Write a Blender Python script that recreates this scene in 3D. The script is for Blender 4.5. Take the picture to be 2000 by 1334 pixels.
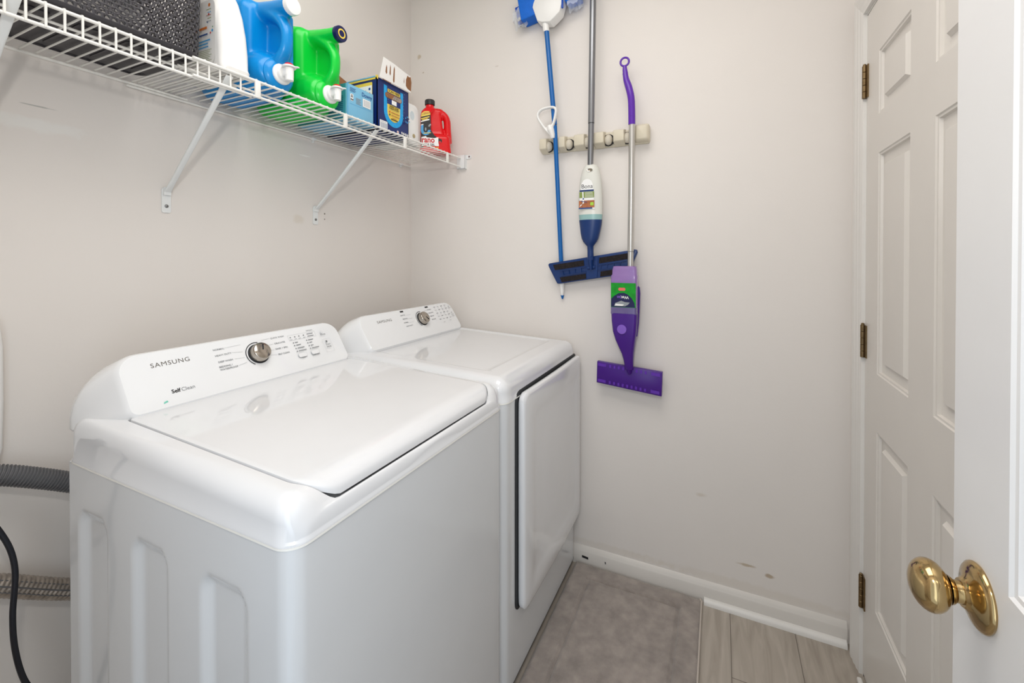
import bpy, bmesh, math, random
from mathutils import Vector, Matrix
random.seed(7)
SC = bpy.context.scene
COL = SC.collection
for _o in list(bpy.data.objects):
    bpy.data.objects.remove(_o)

# ---------------------------------------------------------------- camera
cam_d = bpy.data.cameras.new('camera')
cam_d.sensor_width = 36.0
cam_d.lens = 855.0 / 2000.0 * 36.0
cam_d.shift_y = -(667.0 - 507.46) / 2000.0
cam_d.clip_start = 0.02
cam = bpy.data.objects.new('camera', cam_d)
COL.objects.link(cam)
cam.location = (0, 0, 1.316)
cam.rotation_euler = (math.radians(89.5), 0, math.radians(25.35))
SC.camera = cam

# ---------------------------------------------------------------- light
SC.view_settings.view_transform = 'Standard'
SC.view_settings.look = 'None'
SC.view_settings.gamma = 1.0
SC.view_settings.use_curve_mapping = False
SC.view_settings.exposure = 0.0
W = bpy.data.worlds.new('world'); SC.world = W; W.use_nodes = True
W.node_tree.nodes['Background'].inputs[0].default_value = (0.80, 0.90, 1.0, 1)
W.node_tree.nodes['Background'].inputs[1].default_value = 0.9

def area(name, loc, target, sx, sy, power, color):
    d = bpy.data.lights.new(name, 'AREA'); d.shape = 'RECTANGLE'; d.size = sx; d.size_y = sy
    d.energy = power; d.color = color
    o = bpy.data.objects.new(name, d); COL.objects.link(o); o.location = loc
    o.rotation_euler = (Vector(target) - Vector(loc)).to_track_quat('-Z', 'Y').to_euler()
    return o
# photographer's small flash just above the camera
area('flash', (-0.04, -0.05, 1.72), (-0.75, 1.6, 1.45), 0.06, 0.06, 4.0, (1.0, 0.97, 0.93))
# wide soft light added under the ceiling, for flash bounced off it
area('ceiling_bounce', (-0.42, 0.62, 2.70), (-0.42, 0.62, 0), 1.1, 1.0, 15.3, (1.0, 0.972, 0.94))
# daylight of the bright room behind the open doorway
area('doorway_daylight', (0.02, -0.40, 1.35), (-1.30, 0.75, 1.45), 0.55, 1.9, 5.5, (0.76, 0.88, 1.0))

# ---------------------------------------------------------------- materials
def mat(name, rgb, rough=0.5, metal=0.0, bump=0.0, bscale=200.0, var=0.0, vscale=8.0, coat=0.0, trans=0.0, alpha=1.0, ior=1.45):
    m = bpy.data.materials.new(name); m.use_nodes = True
    nt = m.node_tree; b = nt.nodes['Principled BSDF']
    b.inputs['Base Color'].default_value = (*rgb, 1); b.inputs['Roughness'].default_value = rough
    b.inputs['Metallic'].default_value = metal; b.inputs['Coat Weight'].default_value = coat
    b.inputs['Transmission Weight'].default_value = trans; b.inputs['Alpha'].default_value = alpha
    b.inputs['IOR'].default_value = ior
    tc = nt.nodes.new('ShaderNodeTexCoord')
    if bump > 0:
        n = nt.nodes.new('ShaderNodeTexNoise'); n.inputs['Scale'].default_value = bscale
        n.inputs['Detail'].default_value = 3
        nt.links.new(tc.outputs['Object'], n.inputs['Vector'])
        bp = nt.nodes.new('ShaderNodeBump'); bp.inputs['Strength'].default_value = bump; bp.inputs['Distance'].default_value = 0.002
        nt.links.new(n.outputs['Fac'], bp.inputs['Height']); nt.links.new(bp.outputs[0], b.inputs['Normal'])
    n = nt.nodes.new('ShaderNodeTexNoise'); n.inputs['Scale'].default_value = vscale; n.inputs['Detail'].default_value = 4
    nt.links.new(tc.outputs['Object'], n.inputs['Vector'])
    r = nt.nodes.new('ShaderNodeValToRGB')
    v = max(var, 0.01)
    r.color_ramp.elements[0].position = 0.3; r.color_ramp.elements[1].position = 0.7
    r.color_ramp.elements[0].color = tuple(max(0, c * (1 - v)) for c in rgb) + (1,)
    r.color_ramp.elements[1].color = tuple(min(1, c * (1 + v)) for c in rgb) + (1,)
    nt.links.new(n.outputs['Fac'], r.inputs[0]); nt.links.new(r.outputs[0], b.inputs['Base Color'])
    return m

def srgb(r, g, b):
    f = lambda c: (c / 255.0 / 12.92) if c / 255.0 <= 0.04045 else ((c / 255.0 + 0.055) / 1.055) ** 2.4
    return (f(r), f(g), f(b))

def wall_mat(name, rgb, stains):
    """matt wall paint; stains = (centre xyz, radii xyz, colour, strength), marks on the paint itself"""
    m = mat(name, rgb, 0.6, bump=0.12, bscale=90, var=0.012, vscale=3)
    nt = m.node_tree; b = nt.nodes['Principled BSDF']
    src = b.inputs['Base Color'].links[0].from_socket
    geo = nt.nodes.new('ShaderNodeNewGeometry')
    noi = nt.nodes.new('ShaderNodeTexNoise'); noi.inputs['Scale'].default_value = 45; noi.inputs['Detail'].default_value = 3
    nt.links.new(geo.outputs['Position'], noi.inputs['Vector'])
    for c, r, col, st in stains:
        s = nt.nodes.new('ShaderNodeVectorMath'); s.operation = 'SUBTRACT'; s.inputs[1].default_value = c
        nt.links.new(geo.outputs['Position'], s.inputs[0])
        d = nt.nodes.new('ShaderNodeVectorMath'); d.operation = 'DIVIDE'; d.inputs[1].default_value = r
        nt.links.new(s.outputs[0], d.inputs[0])
        l = nt.nodes.new('ShaderNodeVectorMath'); l.operation = 'LENGTH'; nt.links.new(d.outputs[0], l.inputs[0])
        a = nt.nodes.new('ShaderNodeMath'); a.operation = 'ADD'; nt.links.new(l.outputs['Value'], a.inputs[0]); nt.links.new(noi.outputs['Fac'], a.inputs[1])
        mr = nt.nodes.new('ShaderNodeMapRange'); mr.interpolation_type = 'SMOOTHSTEP'
        mr.inputs['From Min'].default_value = 1.55; mr.inputs['From Max'].default_value = 0.9
        mr.inputs['To Min'].default_value = 0; mr.inputs['To Max'].default_value = st
        nt.links.new(a.outputs[0], mr.inputs['Value'])
        mx = nt.nodes.new('ShaderNodeMix'); mx.data_type = 'RGBA'
        mx.inputs['B'].default_value = (*col, 1)
        nt.links.new(mr.outputs[0], mx.inputs['Factor']); nt.links.new(src, mx.inputs['A'])
        src = mx.outputs['Result']
    nt.links.new(src, b.inputs['Base Color'])
    return m

def floor_mat():
    m = bpy.data.materials.new('grey_plank_floor'); m.use_nodes = True
    nt = m.node_tree; b = nt.nodes['Principled BSDF']; b.inputs['Roughness'].default_value = 0.42
    geo = nt.nodes.new('ShaderNodeNewGeometry')
    sx = nt.nodes.new('ShaderNodeSeparateXYZ'); nt.links.new(geo.outputs['Position'], sx.inputs[0])
    cx = nt.nodes.new('ShaderNodeCombineXYZ')
    a = nt.nodes.new('ShaderNodeMath'); a.operation = 'ADD'; a.inputs[1].default_value = 2.03 - 0.04
    nt.links.new(sx.outputs['X'], a.inputs[0]); nt.links.new(a.outputs[0], cx.inputs['Y'])
    a2 = nt.nodes.new('ShaderNodeMath'); a2.operation = 'ADD'; a2.inputs[1].default_value = 5.35
    nt.links.new(sx.outputs['Y'], a2.inputs[0]); nt.links.new(a2.outputs[0], cx.inputs['X'])
    br = nt.nodes.new('ShaderNodeTexBrick'); br.offset = 0.37
    br.inputs['Scale'].default_value = 1.0; br.inputs['Brick Width'].default_value = 1.22; br.inputs['Row Height'].default_value = 0.203
    br.inputs['Mortar Size'].default_value = 0.0011; br.inputs['Mortar Smooth'].default_value = 0.3
    br.inputs['Color1'].default_value = (*srgb(176, 166, 154), 1); br.inputs['Color2'].default_value = (*srgb(190, 181, 170), 1)
    br.inputs['Mortar'].default_value = (*srgb(96, 88, 80), 1)
    nt.links.new(cx.outputs[0], br.inputs['Vector'])
    mp = nt.nodes.new('ShaderNodeMapping'); mp.inputs['Scale'].default_value = (30, 3.2, 1)
    nt.links.new(geo.outputs['Position'], mp.inputs[0])
    n = nt.nodes.new('ShaderNodeTexNoise'); n.inputs['Scale'].default_value = 1.0; n.inputs['Detail'].default_value = 6; n.inputs['Distortion'].default_value = 1.6
    nt.links.new(mp.outputs[0], n.inputs['Vector'])
    r = nt.nodes.new('ShaderNodeValToRGB'); r.color_ramp.elements[0].position = 0.33; r.color_ramp.elements[1].position = 0.68
    r.color_ramp.elements[0].color = (0.76, 0.745, 0.73, 1); r.color_ramp.elements[1].color = (1, 1, 1, 1)
    nt.links.new(n.outputs['Fac'], r.inputs[0])
    mx = nt.nodes.new('ShaderNodeMix'); mx.data_type = 'RGBA'; mx.blend_type = 'MULTIPLY'; mx.inputs['Factor'].default_value = 1
    nt.links.new(br.outputs['Color'], mx.inputs['A']); nt.links.new(r.outputs[0], mx.inputs['B'])
    nt.links.new(mx.outputs['Result'], b.inputs['Base Color'])
    bp = nt.nodes.new('ShaderNodeBump'); bp.inputs['Strength'].default_value = 0.25; bp.inputs['Distance'].default_value = 0.001
    nt.links.new(n.outputs['Fac'], bp.inputs['Height']); nt.links.new(bp.outputs[0], b.inputs['Normal'])
    return m

M = {}
WALLC = srgb(230, 224, 218)
M['wall_left'] = wall_mat('wall_paint_left', WALLC, [
    ((-1.438, 0.45, 1.665), (0.1, 0.035, 0.0025), srgb(120, 125, 120), 0.5),
    ((-1.438, 1.15, 1.455), (0.1, 0.03, 0.02), srgb(212, 200, 182), 0.4),
    ((-1.438, 1.272, 1.486), (0.1, 0.004, 0.004), srgb(90, 80, 70), 0.9),
    ((-1.438, 1.272, 1.464), (0.1, 0.004, 0.004), srgb(90, 80, 70), 0.9),
    ((-1.438, 1.18, 1.70), (0.1, 0.03, 0.004), srgb(250, 248, 244), 0.7),
    ((-1.438, 0.44, 1.62), (0.1, 0.12, 0.02), srgb(236, 236, 232), 0.5),
])
M['wall_back'] = wall_mat('wall_paint_back', WALLC, [
    ((-1.385, 1.82, 2.33), (0.014, 0.1, 0.016), srgb(196, 180, 155), 0.8),
    ((-1.36, 1.82, 2.245), (0.006, 0.1, 0.005), srgb(170, 150, 130), 0.6),
    ((0.095, 1.82, 0.176), (0.036, 0.1, 0.007), srgb(180, 160, 130), 0.7),
    ((0.168, 1.82, 0.158), (0.02, 0.1, 0.009), srgb(165, 140, 105), 0.7),
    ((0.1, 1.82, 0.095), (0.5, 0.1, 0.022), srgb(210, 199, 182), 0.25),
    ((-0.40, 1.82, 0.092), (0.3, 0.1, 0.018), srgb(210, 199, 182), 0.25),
    ((-0.372, 1.82, 0.965), (0.012, 0.1, 0.012), srgb(150, 140, 125), 0.6),
    ((-0.06, 1.82, 0.40), (0.02, 0.1, 0.01), srgb(200, 185, 165), 0.4),
    ((-0.94, 1.82, 2.20), (0.012, 0.1, 0.004), srgb(190, 180, 170), 0.4),
])
M['wall'] = wall_mat('wall_paint', WALLC, [])
M['ceiling'] = mat('ceiling_paint', srgb(236, 233, 228), 0.8, bump=0.15, bscale=60)
M['floor'] = floor_mat()
M['trim'] = mat('trim_paint', srgb(232, 229, 224), 0.35, var=0.015)
M['door'] = mat('door_paint', srgb(222, 217, 210), 0.34, bump=0.05, bscale=150, var=0.012)
M['door_white'] = mat('door_white_paint', srgb(232, 231, 230), 0.30, bump=0.05, bscale=120, var=0.012)
M['hinge'] = mat('aged_brass', srgb(128, 108, 78), 0.35, 0.9, var=0.15, vscale=60)
M['brass'] = mat('polished_brass', srgb(184, 158, 112), 0.13, 1.0, var=0.08, vscale=30)
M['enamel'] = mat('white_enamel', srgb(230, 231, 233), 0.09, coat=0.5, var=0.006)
M['enamel_shaded'] = mat('white_enamel_shaded', srgb(219, 221, 223), 0.16, coat=0.3, var=0.006)  # same white as the tops, toned down to carry the sides' shade
M['seam'] = mat('seam_white', srgb(244, 242, 236), 0.3)
M['console'] = mat('console_white', srgb(236, 237, 238), 0.10, coat=0.6, var=0.004)
M['dark'] = mat('dark_part_gap_shade', srgb(28, 30, 34), 0.5)  # near-black for dark parts; also paints the shade inside gaps
M['chrome'] = mat('satin_chrome', srgb(176, 168, 158), 0.16, 1.0, var=0.08, vscale=25)
M['print'] = mat('grey_print', srgb(128, 130, 132), 0.5)
M['print_light'] = mat('light_grey_print', srgb(188, 190, 192), 0.5)
M['logo'] = mat('logo_metal', srgb(120, 116, 110), 0.3, 0.7)
M['teal'] = mat('teal_print', srgb(120, 200, 180), 0.5)
M['wire'] = mat('white_vinyl_wire', srgb(238, 236, 230), 0.32)
M['bracket'] = mat('white_bracket', srgb(232, 234, 233), 0.35)
M['screw'] = mat('steel_screw', srgb(130, 130, 130), 0.3, 0.9)
M['basket'] = mat('charcoal_plastic', srgb(62, 60, 64), 0.42, var=0.05, vscale=20)
M['white_plastic'] = mat('white_plastic', srgb(240, 239, 236), 0.3, var=0.01)
M['blue'] = mat('blue_plastic', srgb(0, 138, 210), 0.26, var=0.03)
M['green'] = mat('green_plastic', srgb(12, 206, 62), 0.26, var=0.03)
M['navy_cap'] = mat('navy_plastic', srgb(24, 28, 78), 0.3)
M['red'] = mat('red_plastic', srgb(224, 10, 20), 0.24, var=0.03)
M['black'] = mat('black_plastic', srgb(36, 34, 34), 0.35, bump=0.1, bscale=300)
M['yellow'] = mat('yellow_ink', srgb(236, 206, 84), 0.4)
M['ltblue'] = mat('light_blue_card', srgb(122, 184, 216), 0.4, var=0.02, vscale=12)
M['teal_card'] = mat('teal_card', srgb(74, 158, 182), 0.4, var=0.04, vscale=30)
M['navy'] = mat('navy_card', srgb(14, 40, 104), 0.3, var=0.08, vscale=14)
M['cyan'] = mat('cyan_ink', srgb(20, 160, 226), 0.35, var=0.12, vscale=90)
M['ink_blue'] = mat('blue_ink', srgb(30, 74, 140), 0.4)
M['ink_white'] = mat('white_ink', srgb(244, 244, 242), 0.4)
M['ink_black'] = mat('black_ink', srgb(24, 22, 24), 0.4)
M['ink_red'] = mat('red_ink', srgb(200, 26, 30), 0.4)
M['ink_green'] = mat('green_ink', srgb(0, 150, 30), 0.35, var=0.2, vscale=60)
M['ink_orange'] = mat('orange_ink', srgb(216, 120, 40), 0.4, var=0.2, vscale=80)
M['ink_olive'] = mat('olive_ink', srgb(134, 152, 78), 0.4)
M['ink_wood'] = mat('wood_ink', srgb(176, 108, 70), 0.4, var=0.25, vscale=70)
M['ink_sky'] = mat('sky_ink', srgb(70, 160, 216), 0.4)
M['ink_grey'] = mat('grey_ink', srgb(150, 156, 160), 0.4)
M['card_white'] = mat('white_card', srgb(240, 238, 234), 0.5, var=0.02)
M['card_brown'] = mat('brown_card', srgb(142, 96, 62), 0.8, bump=0.3, bscale=250, var=0.12, vscale=60)
M['film'] = mat('clear_film_glint', srgb(150, 132, 118), 0.12, var=0.3, vscale=60, coat=1)
M['cream'] = mat('cream_plastic', srgb(214, 205, 184), 0.45, var=0.02)
M['cream_ball'] = mat('cream_rubber_ball', srgb(206, 198, 182), 0.55, bump=0.3, bscale=220)
M['mop_blue'] = mat('mop_pole_blue', srgb(0, 96, 170), 0.3, var=0.03)
M['sponge'] = mat('blue_sponge', srgb(0, 104, 210), 0.6, bump=0.5, bscale=260, var=0.05, vscale=50)
M['sponge2'] = mat('blue_clip', srgb(8, 74, 178), 0.4)
M['steel'] = mat('brushed_pole', srgb(140, 142, 146), 0.3, 0.85, var=0.03)
M['silver'] = mat('silver_pole', srgb(204, 202, 198), 0.3, 0.75, var=0.03)
M['navy_mop'] = mat('navy_mop_plastic', srgb(18, 52, 108), 0.34, var=0.03)
M['velcro'] = mat('black_velcro', srgb(34, 28, 28), 0.95, bump=0.8, bscale=400, var=0.5, vscale=120)
M['bottle_white'] = mat('translucent_white', srgb(224, 224, 216), 0.3, var=0.01)
M['bottle_aqua'] = mat('aqua_liquid_band', srgb(150, 188, 186), 0.3)
M['purple'] = mat('purple_plastic', srgb(70, 22, 132), 0.28, var=0.03)
M['purple2'] = mat('bright_purple_plastic', srgb(96, 44, 170), 0.26, var=0.03)
M['lilac'] = mat('lilac_button', srgb(132, 92, 196), 0.4)
M['purple_fluid'] = mat('purple_fluid_bottle', srgb(146, 114, 176), 0.16, var=0.04, vscale=30, coat=0.5)
M['purple_fluid2'] = mat('grey_purple_fluid', srgb(104, 92, 142), 0.16, coat=0.5)
M['hose'] = mat('grey_hose', srgb(104, 104, 106), 0.4)
M['cord'] = mat('black_cord', srgb(18, 20, 28), 0.35)
M['foil'] = mat('ribbed_foil', srgb(168, 158, 148), 0.35, 0.6, bump=0.4, bscale=120, var=0.25, vscale=70)
M['clear'] = mat('clear_wrap', (0.92, 0.95, 0.98), 0.12, alpha=0.32, coat=1.0)

def rug_mat():
    m = mat('grey_plush', srgb(156, 146, 139), 0.95, bump=0.9, bscale=420, var=0.20, vscale=26)
    b = m.node_tree.nodes['Principled BSDF']
    b.inputs['Sheen Weight'].default_value = 0.35; b.inputs['Sheen Roughness'].default_value = 0.5
    return m
M['rug'] = rug_mat()
M['hem'] = mat('pale_hem', srgb(196, 186, 176), 0.9, bump=0.4, bscale=500)
M['baseboard'] = mat('baseboard_paint', srgb(218, 213, 206), 0.4, var=0.02)

# ---------------------------------------------------------------- builders
class MB:
    """collects shapes in world coordinates; obj() turns it into one mesh object"""
    def __init__(s): s.v = []; s.f = []; s.m = []; s.sm = []
    def add(s, vs, fs, mi=0, smooth=True, T=None):
        b = len(s.v)
        for p in vs:
            p = Vector(p); s.v.append(T @ p if T else p)
        for f in fs:
            s.f.append([b + i for i in f]); s.m.append(mi); s.sm.append(smooth)
    def box(s, a, b, mi=0, T=None, bev=0.0, seg=2):
        (x0, y0, z0), (x1, y1, z1) = a, b
        if bev <= 0:
            s.add([(x0,y0,z0),(x1,y0,z0),(x1,y1,z0),(x0,y1,z0),(x0,y0,z1),(x1,y0,z1),(x1,y1,z1),(x0,y1,z1)],
                  [(0,3,2,1),(4,5,6,7),(0,1,5,4),(1,2,6,5),(2,3,7,6),(3,0,4,7)], mi, False, T)
            return
        bm = bmesh.new()
        vs = [bm.verts.new(p) for p in [(x0,y0,z0),(x1,y0,z0),(x1,y1,z0),(x0,y1,z0),(x0,y0,z1),(x1,y0,z1),(x1,y1,z1),(x0,y1,z1)]]
        for f in [(0,3,2,1),(4,5,6,7),(0,1,5,4),(1,2,6,5),(2,3,7,6),(3,0,4,7)]: bm.faces.new([vs[i] for i in f])
        bmesh.ops.bevel(bm, geom=bm.edges[:], offset=bev, segments=seg, profile=0.5, affect='EDGES')
        bm.verts.index_update()
        s.add([v.co.copy() for v in bm.verts], [[v.index for v in f.verts] for f in bm.faces], mi, True, T)
        bm.free()
    def rings(s, rings, mi=0, cap0=True, cap1=True, smooth=True, T=None, closed=True):
        n = len(rings[0]); vs = [p for r in rings for p in r]; fs = []
        for k in range(len(rings) - 1):
            for i in range(n if closed else n - 1):
                j = (i + 1) % n
                fs.append((k*n+i, k*n+j, (k+1)*n+j, (k+1)*n+i))
        if cap0: fs.append(tuple(range(n))[::-1])
        if cap1: fs.append(tuple((len(rings)-1)*n + i for i in range(n)))
        s.add(vs, fs, mi, smooth, T)
    def tube(s, pts, r, n=16, mi=0, caps=True, ell=None, up=(0, 0, 1)):
        """pts path; r radius or list; ell=(a,b) cross-section scale, a along `side`, b along the other axis"""
        pts = [Vector(p) for p in pts]
        rs = r if isinstance(r, (list, tuple)) else [r] * len(pts)
        rings = []; side = None
        for i, p in enumerate(pts):
            d = (pts[min(i+1, len(pts)-1)] - pts[max(i-1, 0)]).normalized()
            if side is None:
                u = Vector(up)
                if abs(d.dot(u)) > 0.95: u = Vector((1, 0, 0))
                side = d.cross(u).normalized()
            else:
                side = (side - d * side.dot(d)).normalized()
            o2 = side.cross(d).normalized()
            a, b = ell if ell else (1, 1)
            rings.append([p + (side * math.cos(2*math.pi*k/n) * a + o2 * math.sin(2*math.pi*k/n) * b) * rs[i] for k in range(n)])
        s.rings(rings, mi, caps, caps)
    def lathe(s, prof, n=32, mi=0, T=None, cap=True):
        """prof = [(radius, height)] about local z"""
        rings = [[Vector((r*math.cos(2*math.pi*k/n), r*math.sin(2*math.pi*k/n), h)) for k in range(n)] for r, h in prof]
        s.rings(rings, mi, cap, cap, True, T)
    def sphere(s, c, r, n=20, mi=0):
        r = r if isinstance(r, (list, tuple)) else (r, r, r)
        rings = []
        for i in range(1, n // 2):
            a = math.pi * i / (n // 2)
            rings.append([Vector((c[0] + r[0]*math.sin(a)*math.cos(2*math.pi*k/n), c[1] + r[1]*math.sin(a)*math.sin(2*math.pi*k/n), c[2] - r[2]*math.cos(a))) for k in range(n)])
        s.rings(rings, mi)
    def prism(s, poly, h0, h1, mi=0, T=None, smooth=False, bev=0.0):
        """poly = 2D outline in local xy, from h0 to h1 along local z"""
        n = len(poly)
        if bev > 0:
            cx = sum(p[0] for p in poly) / n; cy = sum(p[1] for p in poly) / n
            def sc(b):
                out = []
                for i, p in enumerate(poly):
                    a = Vector(poly[i-1]) - Vector(p); c = Vector(poly[(i+1) % n]) - Vector(p)
                    d = (a.normalized() + c.normalized())
                    t = Vector((cx, cy)) - Vector(p)
                    if d.length < 0.05: d = t
                    d = d.normalized()
                    if d.dot(t) < 0: d = -d
                    out.append((p[0] + d.x*b, p[1] + d.y*b))
                return out
            s.rings([[Vector((x, y, h0)) for x, y in poly], [Vector((x, y, h1-bev)) for x, y in poly],
                     [Vector((x, y, h1-bev*0.3)) for x, y in sc(bev*0.35)], [Vector((x, y, h1)) for x, y in sc(bev)]], mi, True, True, True, T)
        else:
            s.rings([[Vector((x, y, h0)) for x, y in poly], [Vector((x, y, h1)) for x, y in poly]], mi, True, True, smooth, T)

ORG = {}
def thing(name, label, cat, loc, group=None):
    o = bpy.data.objects.new(name, None); COL.objects.link(o); o.location = loc
    o.empty_display_size = 0.05
    o['label'] = label; o['category'] = cat
    if group: o['group'] = group
    ORG[o.name] = Vector(loc)
    return o
def obj(name, mb, mats, parent=None, label=None, auto=True, origin=None):
    mats = mats if isinstance(mats, (list, tuple)) else [mats]
    org = ORG[parent.name] if parent is not None else (Vector(origin) if origin is not None else Vector((0, 0, 0)))
    me = bpy.data.meshes.new(name)
    me.from_pydata([v - org for v in mb.v], [], mb.f)
    me.polygons.foreach_set('material_index', mb.m); me.polygons.foreach_set('use_smooth', mb.sm)
    for m in mats: me.materials.append(M[m] if isinstance(m, str) else m)
    me.validate(); 
    bm = bmesh.new(); bm.from_mesh(me); bmesh.ops.recalc_face_normals(bm, faces=bm.faces); bm.to_mesh(me); bm.free()
    me.update()
    if auto:
        me.set_sharp_from_angle(angle=math.radians(38))
    o = bpy.data.objects.new(name, me); COL.objects.link(o)
    if parent is not None: o.parent = parent
    else: o.location = org
    ORG[o.name] = org
    if label: o['label'] = label
    return o
def tag(o, label, cat, group=None):
    o['label'] = label; o['category'] = cat
    if group: o['group'] = group
    return o
def struct(name, mb, mats, auto=True):
    o = obj(name, mb, mats, None, None, auto); o['kind'] = 'structure'; return o
def remesh(name, mb, mats, parent, voxel, smooth=8, label=None):
    """fuses the shapes of mb into one smooth skin"""
    o = obj('tmp', mb, mats, parent, None, False)
    r = o.modifiers.new('r', 'REMESH'); r.mode = 'VOXEL'; r.voxel_size = voxel; r.use_smooth_shade = True
    s = o.modifiers.new('s', 'SMOOTH'); s.factor = 0.5; s.iterations = smooth
    dg = bpy.context.evaluated_depsgraph_get()
    me = bpy.data.meshes.new_from_object(o.evaluated_get(dg))
    o2 = bpy.data.objects.new(name, me); me.name = name; COL.objects.link(o2); o2.parent = parent
    me.polygons.foreach_set('use_smooth', [True] * len(me.polygons))
    ORG[o2.name] = ORG[parent.name]
    bpy.data.objects.remove(o)
    if label: o2['label'] = label
    return o2

def frame(origin, right, up):
    r = Vector(right).normalized(); u = Vector(up).normalized(); o = r.cross(u)
    T = Matrix(((r.x, u.x, o.x, origin[0]), (r.y, u.y, o.y, origin[1]), (r.z, u.z, o.z, origin[2]), (0, 0, 0, 1)))
    return T

_tc = {}
def text_geo(s, size, align='LEFT', weight=0.0, xs=1.0, sp=1.0):
    key = (s, align, weight, sp)
    if key not in _tc:
        c = bpy.data.curves.new('t', 'FONT'); c.body = s; c.size = 1.0; c.align_x = align; c.offset = weight; c.resolution_u = 3; c.space_character = sp
        o = bpy.data.objects.new('t', c); COL.objects.link(o)
        dg = bpy.context.evaluated_depsgraph_get()
        me = bpy.data.meshes.new_from_object(o.evaluated_get(dg))
        _tc[key] = ([tuple(v.co) for v in me.vertices], [tuple(p.vertices) for p in me.polygons])
        bpy.data.objects.remove(o); bpy.data.curves.remove(c); bpy.data.meshes.remove(me)
    vs, fs = _tc[key]
    return [(x * size * xs, y * size, 0) for x, y, z in vs], fs

class Decal:
    """printed artwork: flat inks lying on a surface, laid out in the surface's own plane"""
    def __init__(s, T): s.T = T; s.mb = MB(); s.mats = []; s.z = 0.0004
    def mi(s, m):
        if m not in s.mats: s.mats.append(m)
        return s.mats.index(m)
    def poly(s, pts, m, lift=0.00025):
        s.mb.add([(x, y, s.z) for x, y in pts], [tuple(range(len(pts)))], s.mi(m), False, s.T); s.z += lift
    def rect(s, x0, y0, x1, y1, m, lift=0.00025):
        s.poly([(x0, y0), (x1, y0), (x1, y1), (x0, y1)], m, lift)
    def disc(s, x, y, r, m, n=20, ry=None):
        ry = ry or r
        s.poly([(x + r*math.cos(2*math.pi*k/n), y + ry*math.sin(2*math.pi*k/n)) for k in range(n)], m)
    def text(s, t, x, y, size, m, align='LEFT', weight=0.0, rot=0.0, xs=1.0, sp=1.0):
        vs, fs = text_geo(t, size, align, weight, xs, sp)
        c, q = math.cos(rot), math.sin(rot)
        s.mb.add([(x + a*c - b*q, y + a*q + b*c, s.z) for a, b, _ in vs], fs, s.mi(m), False, s.T); s.z += 0.00015
    def done(s, name, parent, label=None):
        return obj(name, s.mb, s.mats, parent, label, False)

def rrect(x0, y0, x1, y1, r, n=6):
    """rounded rectangle outline, r = radius or 4 radii (x0y0, x1y0, x1y1, x0y1)"""
    rr = r if isinstance(r, (list, tuple)) else (r,)*4
    out = []
    for (cx, cy, a0, rad) in ((x0+rr[0], y0+rr[0], math.pi, rr[0]), (x1-rr[1], y0+rr[1], 1.5*math.pi, rr[1]), (x1-rr[2], y1-rr[2], 0, rr[2]), (x0+rr[3], y1-rr[3], 0.5*math.pi, rr[3])):
        for k in range(n + 1):
            a = a0 + 0.5*math.pi*k/n
            out.append((cx + rad*math.cos(a), cy + rad*math.sin(a)))
    return out
def rrect_n(x0, y0, x1, y1, r, nc, ns):
    """rounded rectangle with ns extra points along every side, for concentric rings"""
    c = rrect(x0, y0, x1, y1, r, nc); out = []; m = nc + 1
    for q in range(4):
        out += c[q*m:(q+1)*m]
        a, b = Vector(c[q*m + m - 1]), Vector(c[((q+1)*m) % (4*m)])
        for k in range(1, ns + 1): out.append(tuple(a.lerp(b, k/(ns+1))))
    return out
def sstep(a, b, x):
    t = max(0.0, min(1.0, (x-a)/(b-a))); return t*t*(3-2*t)
def catmull(pts, n=8):
    pts = [Vector(p) for p in pts]; P = [pts[0]*2-pts[1]] + pts + [pts[-1]*2-pts[-2]]; out = []
    for i in range(1, len(P)-2):
        for k in range(n):
            t = k/n; a, b, c, d = P[i-1], P[i], P[i+1], P[i+2]
            out.append(0.5*((2*b)+(c-a)*t+(2*a-5*b+4*c-d)*t*t+(3*b-a-3*c+d)*t**3))
    out.append(pts[-1]); return out

# ================================================================ THE ROOM
XL, XR, YB, YF, ZC = -1.438, 0.412, 1.82, -0.14, 2.74
mb = MB(); mb.box((XL-0.1, YF-0.1, -0.06), (XR+0.6, YB+0.1, 0.0)); struct('floor', mb, 'floor')
mb = MB(); mb.box((XL-0.1, YF-0.1, ZC), (XR+0.1, YB+0.1, ZC+0.06)); struct('ceiling', mb, 'ceiling')
mb = MB(); mb.box((XL-0.1, YF-0.1, 0), (XL, YB+0.1, ZC)); struct('wall_left', mb, 'wall_left')
mb = MB(); mb.box((XL, YB, 0), (XR+0.1, YB+0.1, ZC)); struct('wall_back', mb, 'wall_back')
DR0, DR1, DZ = 0.865, 1.700, 2.060      # opening of the door in the right wall
mb = MB()
mb.box((XR, YF-0.1, 0), (XR+0.1, DR0, ZC)); mb.box((XR, DR1, 0), (XR+0.1, YB, ZC)); mb.box((XR, DR0, DZ+0.006), (XR+0.1, DR1, ZC))
struct('wall_right', mb, 'wall')
mb = MB()
mb.box((XL, YF-0.1, 0), (-0.50, YF, ZC)); mb.box((0.30, YF-0.1, 0), (XR, YF, ZC)); mb.box((-0.50, YF-0.1, 2.08), (0.30, YF, ZC))
struct('wall_front', mb, 'wall')

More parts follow.
